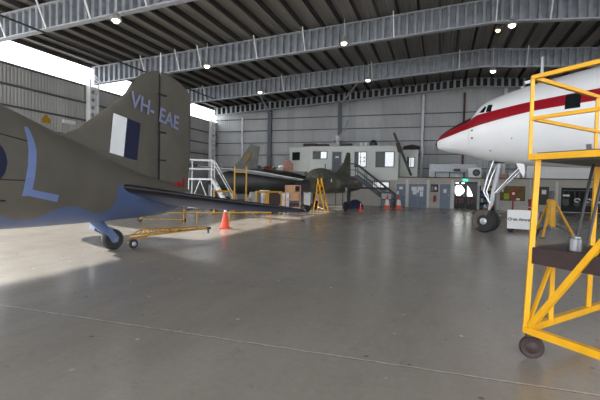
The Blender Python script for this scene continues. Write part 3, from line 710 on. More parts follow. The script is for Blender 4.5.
jk = thing('tripod_jack', 'yellow tripod aircraft jack behind the yellow stand', 'jack', (3.62, 16.3, 0), .3)
g = LOC(jk); g.lathe((0, 0, 0), (0, 0, 1), [(.14, .35), (.15, .38), (.15, 1.25), (.12, 1.3)], 20); g.build('cylinder', 'ochre', jk, smooth=True)
g = LOC(jk); g.lathe((0, 0, 1.3), (0, 0, 1), [(.07, 0), (.07, .25), (.04, .28)], 16); g.build('ram', 'darksteel', jk, smooth=True)
for k in range(3):
    an = 2*PI*k/3-.3; d = Vector((math.cos(an), math.sin(an), 0))
    g = LOC(jk); g.tube([d*.1+Vector((0, 0, 1.2)), d*.72+Vector((0, 0, .03))], .045, 8); lg = g.build('leg', 'ochre', jk, smooth=True)
    g = LOC(jk); g.tube([d*.15+Vector((0, 0, .42)), d*.66+Vector((0, 0, .14))], .025, 8); g.build('stay', 'darksteel', lg, smooth=True)
    g = LOC(jk); g.lathe(d*.72, (0, 0, 1), [(.09, 0), (.09, .02), (.04, .05)], 14); g.build('foot', 'darksteel', lg, smooth=True)

# ================================================================ BACK BUILDING
BY = 35.5
MZ = 2.45
b = MB(); b.span((-11.0, BY, 0), (20, BY+.15, MZ-.2)); fb = struct(b.build('wall_workshop', 'wall_g'))
b = MB(); b.span((-3.3, BY-.06, MZ-.2), (20, BY+.0, MZ-.03)); b.build('fascia', 'wall_g', fb)
b = MB(); b.span((-3.3, BY-.1, MZ-.05), (20, BY+.02, MZ+.03)); b.build('deck_edge', 'fascia', fb)
b = MB(); b.span((-11, BY+.16, MZ-.2), (20, YB-.5, MZ)); struct(b.build('floor_mezzanine', 'grey'))
for x in (-2.56, -.92, .93, 2.86, 4.2, 6.9, 8.2):
    b = MB(); b.span((x-.09, BY-.05, 0), (x+.09, BY, MZ-.2)); b.build('pilaster', 'wall_b', fb)
# upper office block
UT = 4.99
b = MB(); poly = [(-13.15, BY+.75), (-10.95, BY-.02), (-3.32, BY-.02), (-3.32, BY+3.2), (-13.15, BY+3.2)]
b.prism([(x_, y_, (MZ-.25+UT)/2) for x_, y_ in poly], (0, 0, UT-MZ+.25)); ub = struct(b.build('wall_upper_office', 'wall_b'))
b = MB(); b.prism([(x_, y_, UT+.03) for x_, y_ in [(-13.25, BY+.75), (-11, BY-.08), (-3.26, BY-.08), (-3.26, BY+3.2), (-13.25, BY+3.2)]], (0, 0, .06)); b.build('roof_edge', 'lightgrey', ub)
b = MB(); b.prism([(x_, y_, (MZ-.25)/2) for x_, y_ in [(-13.15, BY+.75), (-11.0, BY+.0), (-11.0, BY+3.2), (-13.15, BY+3.2)]], (0, 0, MZ-.25)); b.build('corner_wall', 'wall_b', ub)
b = MB(); b.span((-3.3, BY+1.4, MZ), (-1.85, BY+3.2, 4.75)); rb = struct(b.build('wall_side_office', 'wall_b'))
b = MB(); b.span((-3.34, BY+1.34, 4.75), (-1.8, BY+3.2, 4.81)); b.build('roof_edge', 'lightgrey', rb)
def win(n, x0, x1, z0, z1, split, Y=BY-.02, poster=False):
    g = MB(); w_ = .05
    g.span((x0, Y-.05, z0), (x0+w_, Y, z1)); g.span((x1-w_, Y-.05, z0), (x1, Y, z1)); g.span((x0, Y-.05, z0), (x1, Y, z0+w_)); g.span((x0, Y-.05, z1-w_), (x1, Y, z1)); g.span(((x0+x1)/2-.02, Y-.04, z0), ((x0+x1)/2+.02, Y, z1))
    o = struct(g.build('window_%d' % n, 'frame'))
    g = MB(); g.span((x0+w_, Y-.02, z0+w_), (x1-w_, Y-.005, z1-w_)); g.build('pane', 'glass', o)
    if split:
        g = MB(); a, c_ = split; g.span((x0+(x1-x0)*a, Y-.035, z0+.06), (x0+(x1-x0)*c_, Y-.022, z1-.06)); bl = g.build('blind', 'blind', o)  # blind glows by emission in place of the light it would reflect
        if poster:
            q = MB(); mx = x0+(x1-x0)*(a+c_)/2; mz = (z0+z1)/2; r = .2
            for s_, u_ in ((-1, -1), (1, -1), (-1, 1), (1, 1)):
                q.span((mx+s_*r-.06*(s_ > 0), Y-.042, mz+u_*.05), (mx+s_*r+.06*(s_ < 0), Y-.036, mz+u_*.24)); q.span((mx+s_*.05, Y-.042, mz+u_*.2-.04*(u_ > 0)), (mx+s_*r, Y-.036, mz+u_*.2+.04*(u_ < 0)))
            q.build('poster_mark', 'frame', bl)
    return o
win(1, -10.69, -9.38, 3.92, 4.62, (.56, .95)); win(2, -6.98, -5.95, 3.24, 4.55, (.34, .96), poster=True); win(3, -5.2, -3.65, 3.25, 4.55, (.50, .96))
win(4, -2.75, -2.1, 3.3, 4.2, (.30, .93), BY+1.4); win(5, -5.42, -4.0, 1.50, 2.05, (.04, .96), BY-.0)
# window in the canted corner
dv = Vector((2.2, -.77, 0)).normalized(); nv = Vector((dv.y, -dv.x, 0)); pc = Vector((-12.42, BY+.495, 4.22)) + nv*.03
g = MB(); g.box(pc, (.85, .05, .74), Matrix((dv, -nv, Vector((0, 0, 1)))).transposed()); o = struct(g.build('window_6', 'frame'))
g = MB(); g.box(pc+nv*.03, (.74, .02, .62), Matrix((dv, -nv, Vector((0, 0, 1)))).transposed()); g.build('pane', 'glass', o)
# doors
def doorset(n, x0, x1, z1, m='door', Y=BY, papers=(), leafs=1, z0=0.0):
    g = MB(); w_ = .06
    g.span((x0-w_, Y-.07, z0), (x0, Y-.0, z1+w_)); g.span((x1, Y-.07, z0), (x1+w_, Y-.0, z1+w_)); g.span((x0, Y-.07, z1), (x1, Y-.0, z1+w_))
    o = struct(g.build('door_%d' % n, 'lightgrey'))
    for k in range(leafs):
        a = x0+(x1-x0)*k/leafs; c_ = x0+(x1-x0)*(k+1)/leafs
        g = MB(); g.span((a+.01, Y-.04, z0+.01), (c_-.01, Y-.005, z1-.01)); lf = g.build('leaf', m, o)
        g = MB(); hx = c_-.12 if k == 0 else a+.12; g.span((hx-.02, Y-.09, z0+.95), (hx+.02, Y-.04, z0+1.1)); g.build('handle', 'hub', lf)
    for (px, pz, pw, ph) in papers:
        g = MB(); g.span((px-pw/2, Y-.048, pz-ph/2), (px+pw/2, Y-.042, pz+ph/2)); g.build('paper_notice', 'paper', o)
    return o
doorset(1, -3.42, -2.68, 1.90, papers=((-3.05, 1.55, .28, .22), (-3.3, 1.15, .16, .26)))
doorset(2, -2.42, -1.02, 1.92, leafs=2, papers=((-2.0, 1.5, .42, .34), (-1.5, 1.52, .46, .34), (-1.95, 1.18, .3, .28), (-1.42, 1.1, .26, .42), (-1.72, 1.3, .2, .2)))
doorset(3, -.02, .78, 1.93, papers=((.38, 1.38, .24, .30),))
doorset(5, -8.92, -8.12, 4.55, 'stair', BY-.02, papers=((-8.5, 4.1, .3, .16),), z0=2.47)
# glazed double door; glowing patches on the glass stand in for daylight
d4 = doorset(4, 1.08, 2.78, 2.15, 'glass', BY, leafs=2)
g = MB()
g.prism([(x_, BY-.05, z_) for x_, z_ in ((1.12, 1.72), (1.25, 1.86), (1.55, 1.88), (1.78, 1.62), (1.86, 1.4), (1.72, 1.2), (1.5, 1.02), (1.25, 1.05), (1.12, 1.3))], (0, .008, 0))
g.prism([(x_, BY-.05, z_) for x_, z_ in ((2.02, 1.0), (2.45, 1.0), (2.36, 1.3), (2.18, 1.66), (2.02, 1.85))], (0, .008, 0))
g.span((1.15, BY-.054, 2.0), (1.4, BY-.046, 2.08)); g.span((1.6, BY-.054, 1.98), (1.82, BY-.046, 2.08)); g.build('daylight_glow_patch', 'day', d4)
g = MB(); g.span((1.89, BY-.08, .02), (1.97, BY-.04, 2.1)); g.build('meeting_stile', 'frame', d4)
g = MB()
for x_ in (1.25, 1.5, 1.7, 2.15, 2.4): g.span((x_-.08, BY-.056, .35+.1*((x_*7) % 1)), (x_+.08, BY-.046, .75+.2*((x_*5) % 1)))
g.build('goods_behind_glass', 'rustpipe', d4)
ex = MB(); ex.span((1.68, BY-.12, 2.18), (2.06, BY-.06, 2.36)); exo = ex.build('exit_sign', 'exit', origin=(1.87, BY-.06, 2.18)); tag(exo, 'small green exit sign above the glazed double doors', 'sign')
text_mesh('lettering', 'EXIT', .13, 'refl', exo, (1.87, BY-.122, 2.27), (1, 0, 0), (0, 0, 1))
# notice boards, extinguisher, hose reel, shelf
def board(x0, x1, z0, z1, lab, face, bits=(), nm='notice_board'):
    t = thing(nm, lab, 'board', ((x0+x1)/2, BY-.02, z0))
    g = MB(); g.span((x0, BY-.06, z0), (x1, BY-.001, z1)); g.build('frame', 'frame', t)
    g = MB(); g.span((x0+.05, BY-.07, z0+.05), (x1-.05, BY-.061, z1-.05)); g.build('panel', face, t)
    for (m, xa, xb, za, zb2) in bits:
        g = MB(); g.span((xa, BY-.085, za), (xb, BY-.071, zb2)); g.build('pinned_sheet', m, t)
board(-.72, -.14, 1.28, 1.9, 'small dark board between the double doors and a single blue door', 'darksteel', (('paper', -.42, -.25, 1.45, 1.7), ('grey', -.66, -.5, 1.35, 1.75)))
board(4.40, 6.1, .75, 1.86, 'wide framed khaki board on the wall behind the airliner nose leg', 'khaki', (('lime', 4.65, 5.0, .85, 1.3), ('paper', 5.5, 5.75, .8, .95), ('paper', 4.5, 4.62, 1.4, 1.6)))
board(7.05, 7.68, .5, 1.86, 'tall narrow dark board with a white sheet behind the yellow jack', 'darksteel', (('paper', 7.2, 7.5, 1.3, 1.62),))
fe = thing('fire_extinguisher', 'red fire extinguisher on the wall left of the single blue door', 'fire extinguisher', (-.4, BY-.12, .5))
g = LOC(fe); g.lathe((0, 0, 0), (0, 0, 1), [(.09, 0), (.095, .02), (.095, .4), (.04, .48)], 18); g.build('cylinder', 'redpaint', fe, smooth=True)
g = LOC(fe); g.lathe((0, 0, .48), (0, 0, 1), [(.03, 0), (.03, .06), (.01, .08)], 12); g.tube([(.02, 0, .52), (.13, 0, .5), (.14, 0, .1)], .015, 8); g.build('hose', 'darksteel', fe, smooth=True)
hr = thing('hose_reel_stand', 'red post with a round red hose reel in front of the khaki board', 'hose reel', (4.95, 33.2, 0))
g = LOC(hr); g.tube([(0, 0, 0), (0, 0, 1.25)], .06, 10); g.box((0, 0, .02), (.4, .4, .04)); g.build('post', 'redpaint', hr, smooth=True)
g = LOC(hr); g.lathe((0, -.1, 1.32), (0, 1, 0), [(.23, -.06), (.24, 0), (.23, .06)], 24); rl = g.build('reel', 'redpaint', hr, smooth=True)
g = LOC(hr); g.lathe((0, -.17, 1.32), (0, 1, 0), [(.09, -.02), (.1, .01)], 18); g.build('reel_hub', 'refl', rl, smooth=True)
hy = thing('hydrant_post', 'stout red hydrant post with a pale pipe on top, by the yellow stand', 'hydrant', (6.05, 33.3, 0))
g = LOC(hy); g.lathe((0, 0, 0), (0, 0, 1), [(.16, 0), (.16, .1), (.10, .14), (.10, .75), (.15, .8), (.12, .95)], 16); g.build('body', 'redpaint', hy, smooth=True)
g = LOC(hy); g.tube([(0, 0, .9), (0, 0, 2.4)], .045, 10); g.build('pipe', 'lightgrey', hy, smooth=True)
# goods shelf behind the nose wheel
sh = thing('goods_shelf', 'open shelf crowded with coloured goods, behind the airliner nose wheels', 'shelf', (3.45, BY-.3, 0))
g = LOC(sh)
for x_ in (-.5, .47): g.span((x_, -.2, 0), (x_+.03, .24, 1.85))
for z_ in (.1, .55, 1.0, 1.45): g.span((-.5, -.2, z_), (.5, .24, z_+.03))
g.span((-.5, .22, 0), (.5, .24, 1.85)); g.build('rack', 'wgrey', sh)
k = 0
for z_ in (.13, .58, 1.03, 1.48):
    for x_ in (-.36, -.12, .12, .36):
        m_ = ['bluebox', 'refl', 'ochre', 'redpaint', 'lightgrey', 'bluebox', 'wood', 'refl'][k % 8]; h_ = .2+.035*((k*7) % 5)
        g = MB(); p0 = Vector((3.45+x_, BY-.33, z_)); g.span(p0-Vector((.09, .12, 0)), p0+Vector((.09, .1, h_)))
        cn_ = {'bluebox': 'blue', 'refl': 'white', 'ochre': 'ochre', 'redpaint': 'red', 'lightgrey': 'grey', 'wood': 'tan'}[m_]
        row = {.13: 'bottom', .58: 'second', 1.03: 'third', 1.48: 'top'}[z_]; pos = {-.36: 'left end', -.12: 'left of centre', .12: 'right of centre', .36: 'right end'}[x_]
        tag(g.build('storage_box', m_, origin=p0), '%s box at the %s of the %s level of the goods shelf' % (cn_, pos, row), 'box', 'boxes on the goods shelf'); k += 1
# near-black panel stands in for a dark opening, black gear hung before it
hk = thing('equipment_rack', 'rack on a wide black panel standing for a dark opening, far right behind the yellow stand', 'rack', (9.75, BY-.1, .05))
g = MB(); g.span((8.5, BY-.06, .05), (11.3, BY-.001, 1.82)); g.build('dark_opening_panel', 'wgrey', hk)
g = MB(); g.tube([(8.55, BY-.13, 1.62), (11.25, BY-.13, 1.62)], .03, 8); g.build('rail', 'grey', hk)
for i, (x_, w_) in enumerate(((8.75, 'a pale towel'), (9.45, 'a white coil'), (10.15, 'a white coil and blue tag'), (10.85, 'a white strip'))):
    lab = ['black hanging harness topped by a pale cloth, leftmost on the wall rack', 'black hanging harness with a round white coil, second from left on the wall rack', 'black hanging harness with a white coil, third from left on the wall rack', 'black hanging harness at the right end of the wall rack'][i]
    t = thing('harness', lab, 'harness', (x_, BY-.195, .3), 0, 'harnesses on the wall rack')
    g = LOC(t); g.tube([(-.16, 0, 1.32), (-.14, -.02, .9), (-.18, -.03, .35), (0, -.05, .12), (.18, -.03, .35), (.14, -.02, .9), (.16, 0, 1.32)], .05, 8); g.box((0, -.02, .45), (.36, .12, .5)); g.build('straps', 'hose', t, smooth=True)
    g = LOC(t)
    if i in (1, 2): g.tube([(.17*math.cos(2*PI*k/16), -.1, .62+.12*math.sin(2*PI*k/16)) for k in range(14)], .035, 8)
    elif i == 0: g.box((0, -.1, .95), (.42, .05, .14))
    else: g.box((.05, -.1, .5), (.3, .05, .12))
    g.build('white_coil' if i in (1, 2) else 'cloth', 'refl', t, smooth=True)

# stairs up to the office
stt = thing('office_stair', 'blue-grey steel stair rising to the upper office landing behind the delta jet', 'staircase', (-5.3, BY-1.2, 0))
xa, xb, n = -6.6, -3.45, 12
for y_ in (BY-.55, BY-1.5):
    g = MB(); g.bar((xa, y_, MZ), (xb, y_, .1), .06, .28); g.build('stringer', 'stair', stt)
    g = MB(); g.tube([(xa-1.9, y_ if y_ < BY-1 else y_, MZ+1.0), (xa, y_, MZ+1.0), (xb, y_, 1.05), (xb, y_, 0)], .05, 8) if y_ < BY-1 else g.tube([(xa, y_, MZ+1.0), (xb, y_, 1.05), (xb, y_, 0)], .05, 8)
    g.tube([(xa, y_, MZ+.5), (xb, y_, .55)], .028, 8)
    for k in range(5):
        u = k/4; g.tube([(xa+(xb-xa)*u, y_, MZ+(.1-MZ)*u), (xa+(xb-xa)*u, y_, MZ+1.0+(1.05-MZ-1.0)*u)], .028, 8)
    g.build('handrail', 'stair', stt, smooth=True)
for k in range(n):
    u = (k+.5)/n; g = MB(); g.box((xa+(xb-xa)*u, BY-1.02, MZ+(.1-MZ)*u), (.28, .9, .04)); g.build('tread', 'stair', stt)
g = MB(); g.span((-9.2, BY-1.55, MZ-.1), (xa, BY-.03, MZ)); g.build('landing', 'stair', stt)
g = MB()
for x_ in (-9.15, -8.2, -7.6): g.span((x_-.03, BY-1.52, 0), (x_+.03, BY-1.46, MZ+1.0))
g.tube([(-9.15, BY-1.49, MZ+.5), (xa, BY-1.49, MZ+.5)], .028, 8); g.build('landing_post', 'stair', stt)

cb = thing('tool_cabinet', 'low grey tool cabinet with pale panel at the foot of the office stair', 'cabinet', (-3.95, 33.2, 0))
g = LOC(cb); g.box((.0, .3, .62), (.85, .5, 1.24)); g.build('body', 'stair', cb)
g = LOC(cb); g.box((.0, .04, .88), (.74, .02, .42)); dwr = g.build('drawer', 'lightgrey', cb)
g = LOC(cb); g.box((.0, .04, .34), (.74, .02, .5)); g.build('door', 'grey', cb)
g = LOC(cb); g.box((.0, .015, .98), (.3, .03, .03)); g.build('handle', 'hub', dwr)

# ---- things on the office roof and the mezzanine
def simple(name, m, lab, cat, c_, d, group=None):
    g = MB(); g.box(Vector(c_)+Vector((0, 0, d[2]/2)), d); return tag(g.build(name, m, origin=c_), lab, cat, group)
RT = UT+.08
tk = thing('roof_tank', 'upright white tank on the office roof', 'tank', (-8.75, BY+1.2, RT))
g = LOC(tk); g.lathe((0, 0, 0), (0, 0, 1), [(.24, 0), (.24, .1), (.2, .12), (.2, .5), (.32, .55), (.32, .95), (.3, 1.0)], 22); g.build('body', 'lightgrey', tk, smooth=True)
g = LOC(tk); g.tube([(.1, 0, .95), (.5, .1, 1.4), (.8, .3, 2.4)], .1, 12); g.build('flue', 'lightgrey', tk, smooth=True)
for x_, w_, h_, lab in ((-11.2, 1.3, .28, 'flat brown bundle at the left end of the office roof'), (-10.0, .9, .22, 'brown box beside the white tank on the office roof, left side'), (-7.9, .9, .24, 'brown box just right of the white tank on the office roof')):
    t = thing('brown_box', lab, 'box', (x_, BY+1.0, RT), 0, 'brown boxes on the office roof')
    g = LOC(t); g.box((0, 0, h_/2), (w_, .6, h_)); g.build('body', 'brown', t); g = LOC(t); g.box((0, 0, h_+.02), (w_*.9, .5, .04)); g.build('lid', 'khaki', t)
for x_, lab in ((-6.55, 'white pot on the office roof, left of a close pair'), (-6.15, 'white pot on the office roof, right of a close pair')):
    g = MB(); g.lathe((x_, BY+.9, RT), (0, 0, 1), [(.13, 0), (.17, .3), (.13, .34)], 18); tag(g.build('white_pot', 'refl', origin=(x_, BY+.9, RT), smooth=True), lab, 'pot', 'white pots on the office roof')
g = MB(); g.lathe((-5.55, BY+.9, RT), (0, 0, 1), [(.3, 0), (.34, .2), (.27, .42), (.12, .54), (.02, .57)], 22); tag(g.build('dome_cover', 'jetgrey', origin=(-5.55, BY+.9, RT), smooth=True), 'black dome on the office roof', 'dome')
g = MB()
for k in range(9): g.lathe((-2.5+.14*(k-4), BY+2.2, 4.84), (.25, 0, 1), [(.14, 0), (.17, .2), (.12, .42-.03*abs(k-4)), (.02, .52-.03*abs(k-4))], 8)
tag(g.build('canvas_heap', 'brown', origin=(-2.5, BY+2.2, 4.8)), 'heap of dull brown canvas on the small side office', 'heap')
bm_ = thing('jib_boom', 'dark slanting boom leaning over the side office', 'boom', (-2.35, BY-.25, MZ))
g = MB(); g.bar(on_depth(394, 133, BY-.3), (-2.25, BY-.25, MZ+.12), .14, .2); g.build('boom', 'darksteel', bm_)
g = MB(); g.bar(on_depth(398, 143, BY-.3), on_depth(400, 152, BY-.3), .32, .32); g.build('winch', 'brown', bm_)
# mezzanine goods
mt_ = thing('work_bench', 'long bench with dark legs on the mezzanine deck below the airliner nose', 'bench', (1.0, BY+.9, MZ))
g = LOC(mt_); g.box((-.3, 0, .5), (2.3, .7, .06)); g.build('top', 'lightgrey', mt_)
for x_ in (-1.4, -.3, .8):
    g = LOC(mt_); g.box((x_, -.28, .235), (.07, .07, .47)); g.build('leg', 'darksteel', mt_); g = LOC(mt_); g.box((x_, .28, .235), (.07, .07, .47)); g.build('leg', 'darksteel', mt_)
g = MB(); n = 60
for k in range(n):
    xx = -.9+3.7*k/n; d_ = .03 if k % 2 else 0; g.span((xx, BY+1.5+d_, MZ), (xx+3.7/n, BY+1.56+d_, MZ+1.15))
tag(g.build('corrugated_panel', 'silver', origin=(1, BY+1.5, MZ)), 'long corrugated silver panel standing behind the mezzanine bench', 'panel')
ac = thing('air_conditioner', 'white air conditioner unit with a round fan on the mezzanine edge', 'air conditioner', (2.55, BY+.5, MZ))
g = LOC(ac); g.box((0, 0, .42), (.95, .4, .78)); g.box((-.35, 0, .015), (.1, .4, .03)); g.box((.35, 0, .015), (.1, .4, .03)); g.build('casing', 'refl', ac)
g = LOC(ac); g.lathe((.12, -.205, .42), (0, 1, 0), [(.27, -.01), (.28, .004)], 24); fg = g.build('fan_grille', 'jetgrey', ac)
g = LOC(ac)
for k in range(4): g.box((.12, -.222, .42), (.5, .008, .02), Matrix.Rotation(PI*k/4, 3, 'Y'))
g.build('fan_guard', 'grey', fg)
simple('black_box', 'darksteel', 'small black box on the mezzanine bench', 'box', (1.25, BY+.9, MZ+.53), (.5, .3, .22))
simple('white_crate', 'refl', 'white crate on the mezzanine above the khaki board', 'crate', (5.35, BY+.5, MZ+.02), (.75, .5, .42))
simple('red_crate', 'pink', 'faded pink crate on the mezzanine, left of the white crate', 'crate', (4.45, BY+.5, MZ+.02), (.8, .5, .3))
pn = thing('long_white_panel', 'long white aircraft fairing lying on the mezzanine behind the yellow stand', 'panel', (8.4, BY+.7, MZ))
g = LOC(pn); g.box((0, 0, .55), (4.3, .35, 1.1)); g.build('body', 'refl', pn); g = LOC(pn); g.box((0, -.19, .62), (4.25, .03, .1)); g.build('strip', 'white', pn)

# ================================================================ DARK DELTA JET
jd = Vector((.28, .96, 0)).normalized(); ja = math.atan2(jd.y, jd.x)
jt = thing('delta_wing_jet', 'dark camouflaged delta wing jet fighter parked below the office', 'aircraft', (-8.07, 23.14, 0), ja)
jx = WORLD[jt.name]
JT = [(0, 1.57, 1.53, .02), (.4, 1.74, 1.36, .2), (1.1, 1.95, 1.18, .38), (1.7, 2.2, 1.12, .46), (2.3, 2.5, 1.1, .52), (3.0, 2.6, 1.1, .6), (3.8, 2.55, 1.1, .85), (5.2, 2.42, 1.12, .88), (6.8, 2.3, 1.2, .72), (8.0, 2.1, 1.35, .45)]
g = MB(jx); loft(g, JT, cpl, 60, 32, 2.2, 1.1); jf = g.build('fuselage', 'jet', jt, smooth=True)
g = MB(jx); loft(g, [(r[0], r[1]+.004, r[2]-.004, r[3]+.004) for r in JT], cpl, 24, 32, 2.2, 0, 1.15); g.build('nose_cone', 'jetgrey', jt, smooth=True)
KT = [(1.5, 2.15, 1.9, .1), (1.8, 2.42, 1.8, .4), (2.3, 2.66, 1.75, .52), (3.0, 2.74, 1.7, .55), (3.6, 2.68, 1.7, .52), (4.0, 2.6, 1.8, .4)]
g = MB(jx); loft(g, KT, cpl, 24, 28, 2.1); g.build('canopy_cover', 'cover', jt, smooth=True)
for s_ in (-1, 1): g = MB(jx); g.tube([(3.55, s_*.82, 1.75), (3.9, s_*.86, 1.75), (4.2, s_*.84, 1.75)], [.3, .32, .2], 16); g.build('air_intake', 'jet', jt, smooth=True)
g = MB(jx); g.prism([(4.7, 0, 2.4), (5.9, 0, 3.2), (6.35, 0, 3.98), (6.75, 0, 3.98), (6.9, 0, 2.2), (5.0, 0, 2.2)], (0, .09, 0)); g.build('fin', 'jet', jt)
for s_ in (-1, 1):
    g = MB(jx); g.prism([(3.9, s_*.7, 1.55), (6.75, s_*2.75, 1.47), (7.05, s_*2.75, 1.47), (7.35, s_*.5, 1.55)], (0, 0, .09)); g.build('wing', 'jet2', jt)
    g = MB(jx); g.tube([(4.4, s_*1.05, 1.5), (4.2, s_*1.15, .3)], .06, 10); mg = g.build('main_leg', 'silver', jt, smooth=True)
    g = MB(jx); g.wheel((4.2, s_*1.15, .3), (0, 1, 0), .3, .18); g.build('main_wheel', 'rubber', mg, smooth=True)
    g = MB(jx); g.prism([(4.05, s_*1.3, 1.35), (4.55, s_*1.3, 1.35), (4.45, s_*1.32, .45), (4.1, s_*1.32, .45)], (0, .03, 0)); g.build('gear_door', 'jet2', mg)
g = MB(jx); g.tube([(1.65, 0, 1.2), (1.5, 0, .25)], .05, 10); ng = g.build('nose_leg', 'silver', jt, smooth=True)
g = MB(jx); g.wheel((1.5, 0, .24), (0, 1, 0), .24, .14); g.build('nose_wheel', 'rubber', ng, smooth=True)
g = MB(jx); g.prism([(1.36, -.30, 1.2), (1.36, .22, 1.2), (1.33, .2, .45), (1.33, -.24, .38)], (.025, 0, 0)); g.build('nose_gear_door', 'lightgrey', ng)
g = MB(jx); g.prism([(2.0, -.53, 1.98), (2.16, -.55, 2.08), (2.16, -.55, 1.88)], (0, .02, 0)); g.build('warning_triangle', 'yellow', jt)
g = MB(jx); g.span((3.05, -.70, 1.85), (3.12, -.68, 2.05)); g.build('side_marking', 'refl', jt)
g = MB(jx); g.span((5.9, -.9, 1.85), (6.35, -.78, 2.0)); g.build('side_marking', 'pink', jt)
# yellow boarding ladder leaning on the jet
la = thing('boarding_ladder', 'yellow lattice boarding ladder leaning on the nose of the delta jet', 'ladder', (-6.95, 24.15, 0), ja)
g = LOC(la); L3 = lambda u, l, z: (u, l, z)
for u in (0, .42):
    g.tube([L3(u+.0, -.55, 0), L3(u, .0, 2.05)], .035, 8); g.tube([L3(u, .25, 0), L3(u, -.02, 1.95)], .03, 8)
g.build('rail', 'yellow', la, smooth=True)
for k in range(7):
    g = LOC(la); u = (k+.6)/7.2; g.tube([L3(0, -.55+.55*u, 2.05*u), L3(.42, -.55+.55*u, 2.05*u)], .025, 8); g.build('rung', 'yellow', la, smooth=True)
g = LOC(la); g.tube([L3(0, -.5, .2), L3(.42, .2, .3)], .022, 6); g.tube([L3(.42, -.4, .5), L3(0, .1, 1.1)], .022, 6); g.tube([L3(0, .1, 1.1), L3(.42, -.1, 1.7)], .022, 6); g.build('cross_brace', 'yellow', la)
tp = MB(); tp.lathe((-5.9, 30.6, 0), (0, 0, 1), [(.6, 0), (.62, .2), (.42, .48), (.2, .62), (.02, .64)], 16)
tag(tp.build('tarpaulin_heap', 'bluedark', origin=(-5.9, 30.6, 0), smooth=True), 'heap under a dark blue tarpaulin beneath the delta jet tail', 'heap')

# ================================================================ DARK SWEPT-FIN JET (far left)
kd = Vector((.955, .297, 0)).normalized(); ka = math.atan2(kd.y, kd.x)
kj = thing('swept_fin_jet', 'dark green shoulder-wing jet with swept fin behind the white access stairs', 'aircraft', (-17.6, 29.4, 0), ka)
kx = WORLD[kj.name]
KJ = [(0, 1.75, 1.65, .05), (.8, 2.25, 1.1, .5), (2, 2.7, .85, .9), (4, 2.85, .8, 1.05), (6, 2.75, .95, .9), (7.6, 2.4, 1.3, .5), (8.2, 2.1, 1.5, .2)]
g = MB(kx); loft(g, KJ, cpl, 50, 28, 2.3); g.build('fuselage', 'jet2', kj, smooth=True)
FN = [on_depth(*q, 31.0) for q in ((231, 170), (240, 160), (251, 144), (260, 147), (257, 172))]
g = MB(); g.prism(FN, Vector((-kd.y, kd.x, 0))*.12); fk = g.build('fin', 'jet', kj)
EMB = [on_depth(*q, 30.9) for q in ((246.5, 153.5), (250, 151), (252, 154.5), (250.5, 157), (248, 161.5), (245.5, 164), (245, 160.5), (243.5, 158.5))]
g = MB(); g.prism(EMB, Vector((0, .04, 0))); g.build('emblem', 'gold', fk)
WG = [on_depth(198, 166.0, 30.2), on_depth(250, 170.5, 28.6), on_depth(306, 180.2, 26.6), on_depth(309, 181.4, 27.2), on_depth(262, 171.8, 31.2)]
g = MB(); g.prism(WG, (0, 0, .08)); wgk = g.build('wing', 'grey', kj); g = MB(); g.tube([p_+Vector((0, -.02, 0)) for p_ in WG[:3]], .045, 8); g.build('leading_edge', 'lightgrey', wgk, smooth=True)
for u, l in ((1.6, 0), (5, -.9), (5, .9)):
    g = MB(kx); g.tube([(u, l, 1.1), (u, l, .3)], .06, 8); lgk = g.build('gear_leg', 'silver', kj); g = MB(kx); g.wheel((u, l, .3), (0, 1, 0), .3, .2); g.build('wheel', 'rubber', lgk, smooth=True)

# ================================================================ WHITE ACCESS STAIRS
wa = math.radians(18.4)
ws = thing('access_stairs', 'white mobile access stairs with guard rails behind the olive tailplane', 'access stairs', (-14.05, 21.4, 0), wa)
wx = WORLD[ws.name]
def wb_(nm, bars, r=.032, m='whitepipe'):
    g = MB(wx)
    for a_, b_ in bars: g.tube([a_, b_], r, 8)
    return g.build(nm, m, ws, smooth=True)
for x_ in (0, 1.35):
    for y_ in (0, .8): wb_('post', [((x_, y_, .1), (x_, y_, 3.0))])
wb_('guard_rail', [((0, y_, z_), (1.35, y_, z_)) for y_ in (0, .8) for z_ in (2.45, 2.98)] + [((0, 0, z_), (0, .8, z_)) for z_ in (2.45, 2.98)])
g = MB(wx); g.box((.68, .4, 1.85), (1.45, .9, .1)); g.build('platform', 'whitepipe', ws)
wb_('brace', [((0, 0, .15), (.68, 0, 1.8)), ((1.35, 0, .15), (.68, 0, 1.8)), ((0, 0, .15), (1.35, 0, .15)), ((0, .8, .15), (1.35, .8, .15)), ((0, 0, .15), (0, .8, .15))], .028)
for y_ in (0, .8):
    g = MB(wx); g.bar((1.35, y_, 1.85), (2.35, y_, .08), .05, .14); g.build('stringer', 'whitepipe', ws)
    wb_('handrail', [((1.35, y_, 2.98), (2.6, y_, .85)), ((2.6, y_, .85), (2.35, y_, .1))], .026)
for k in range(7):
    g = MB(wx); u = (k+.5)/7; g.box((1.35+u, .4, 1.85-1.75*u), (.2, .78, .04)); g.build('tread', 'lightgrey', ws)
for x_ in (0, 1.35):
    for y_ in (0, .8):
        g = MB(wx); g.wheel((x_, y_, .09), (0, 1, 0), .09, .05); g.build('wheel', 'rubber', ws, smooth=True)
# yellow goalpost frame
gp = thing('goalpost_frame', 'thin yellow goalpost frame standing before the dark swept fin', 'frame', on_floor(240, 212.5), wa)
g = LOC(gp)
for x_ in (-.33, .33): g.box((x_, 0, 1.3), (.075, .06, 2.6)); g.box((x_, 0, .02), (.16, .7, .04))
g.build('post', 'ochre', gp); g = LOC(gp); g.box((0, 0, 2.28), (.6, .06, .07)); g.build('crossbar', 'ochre', gp)
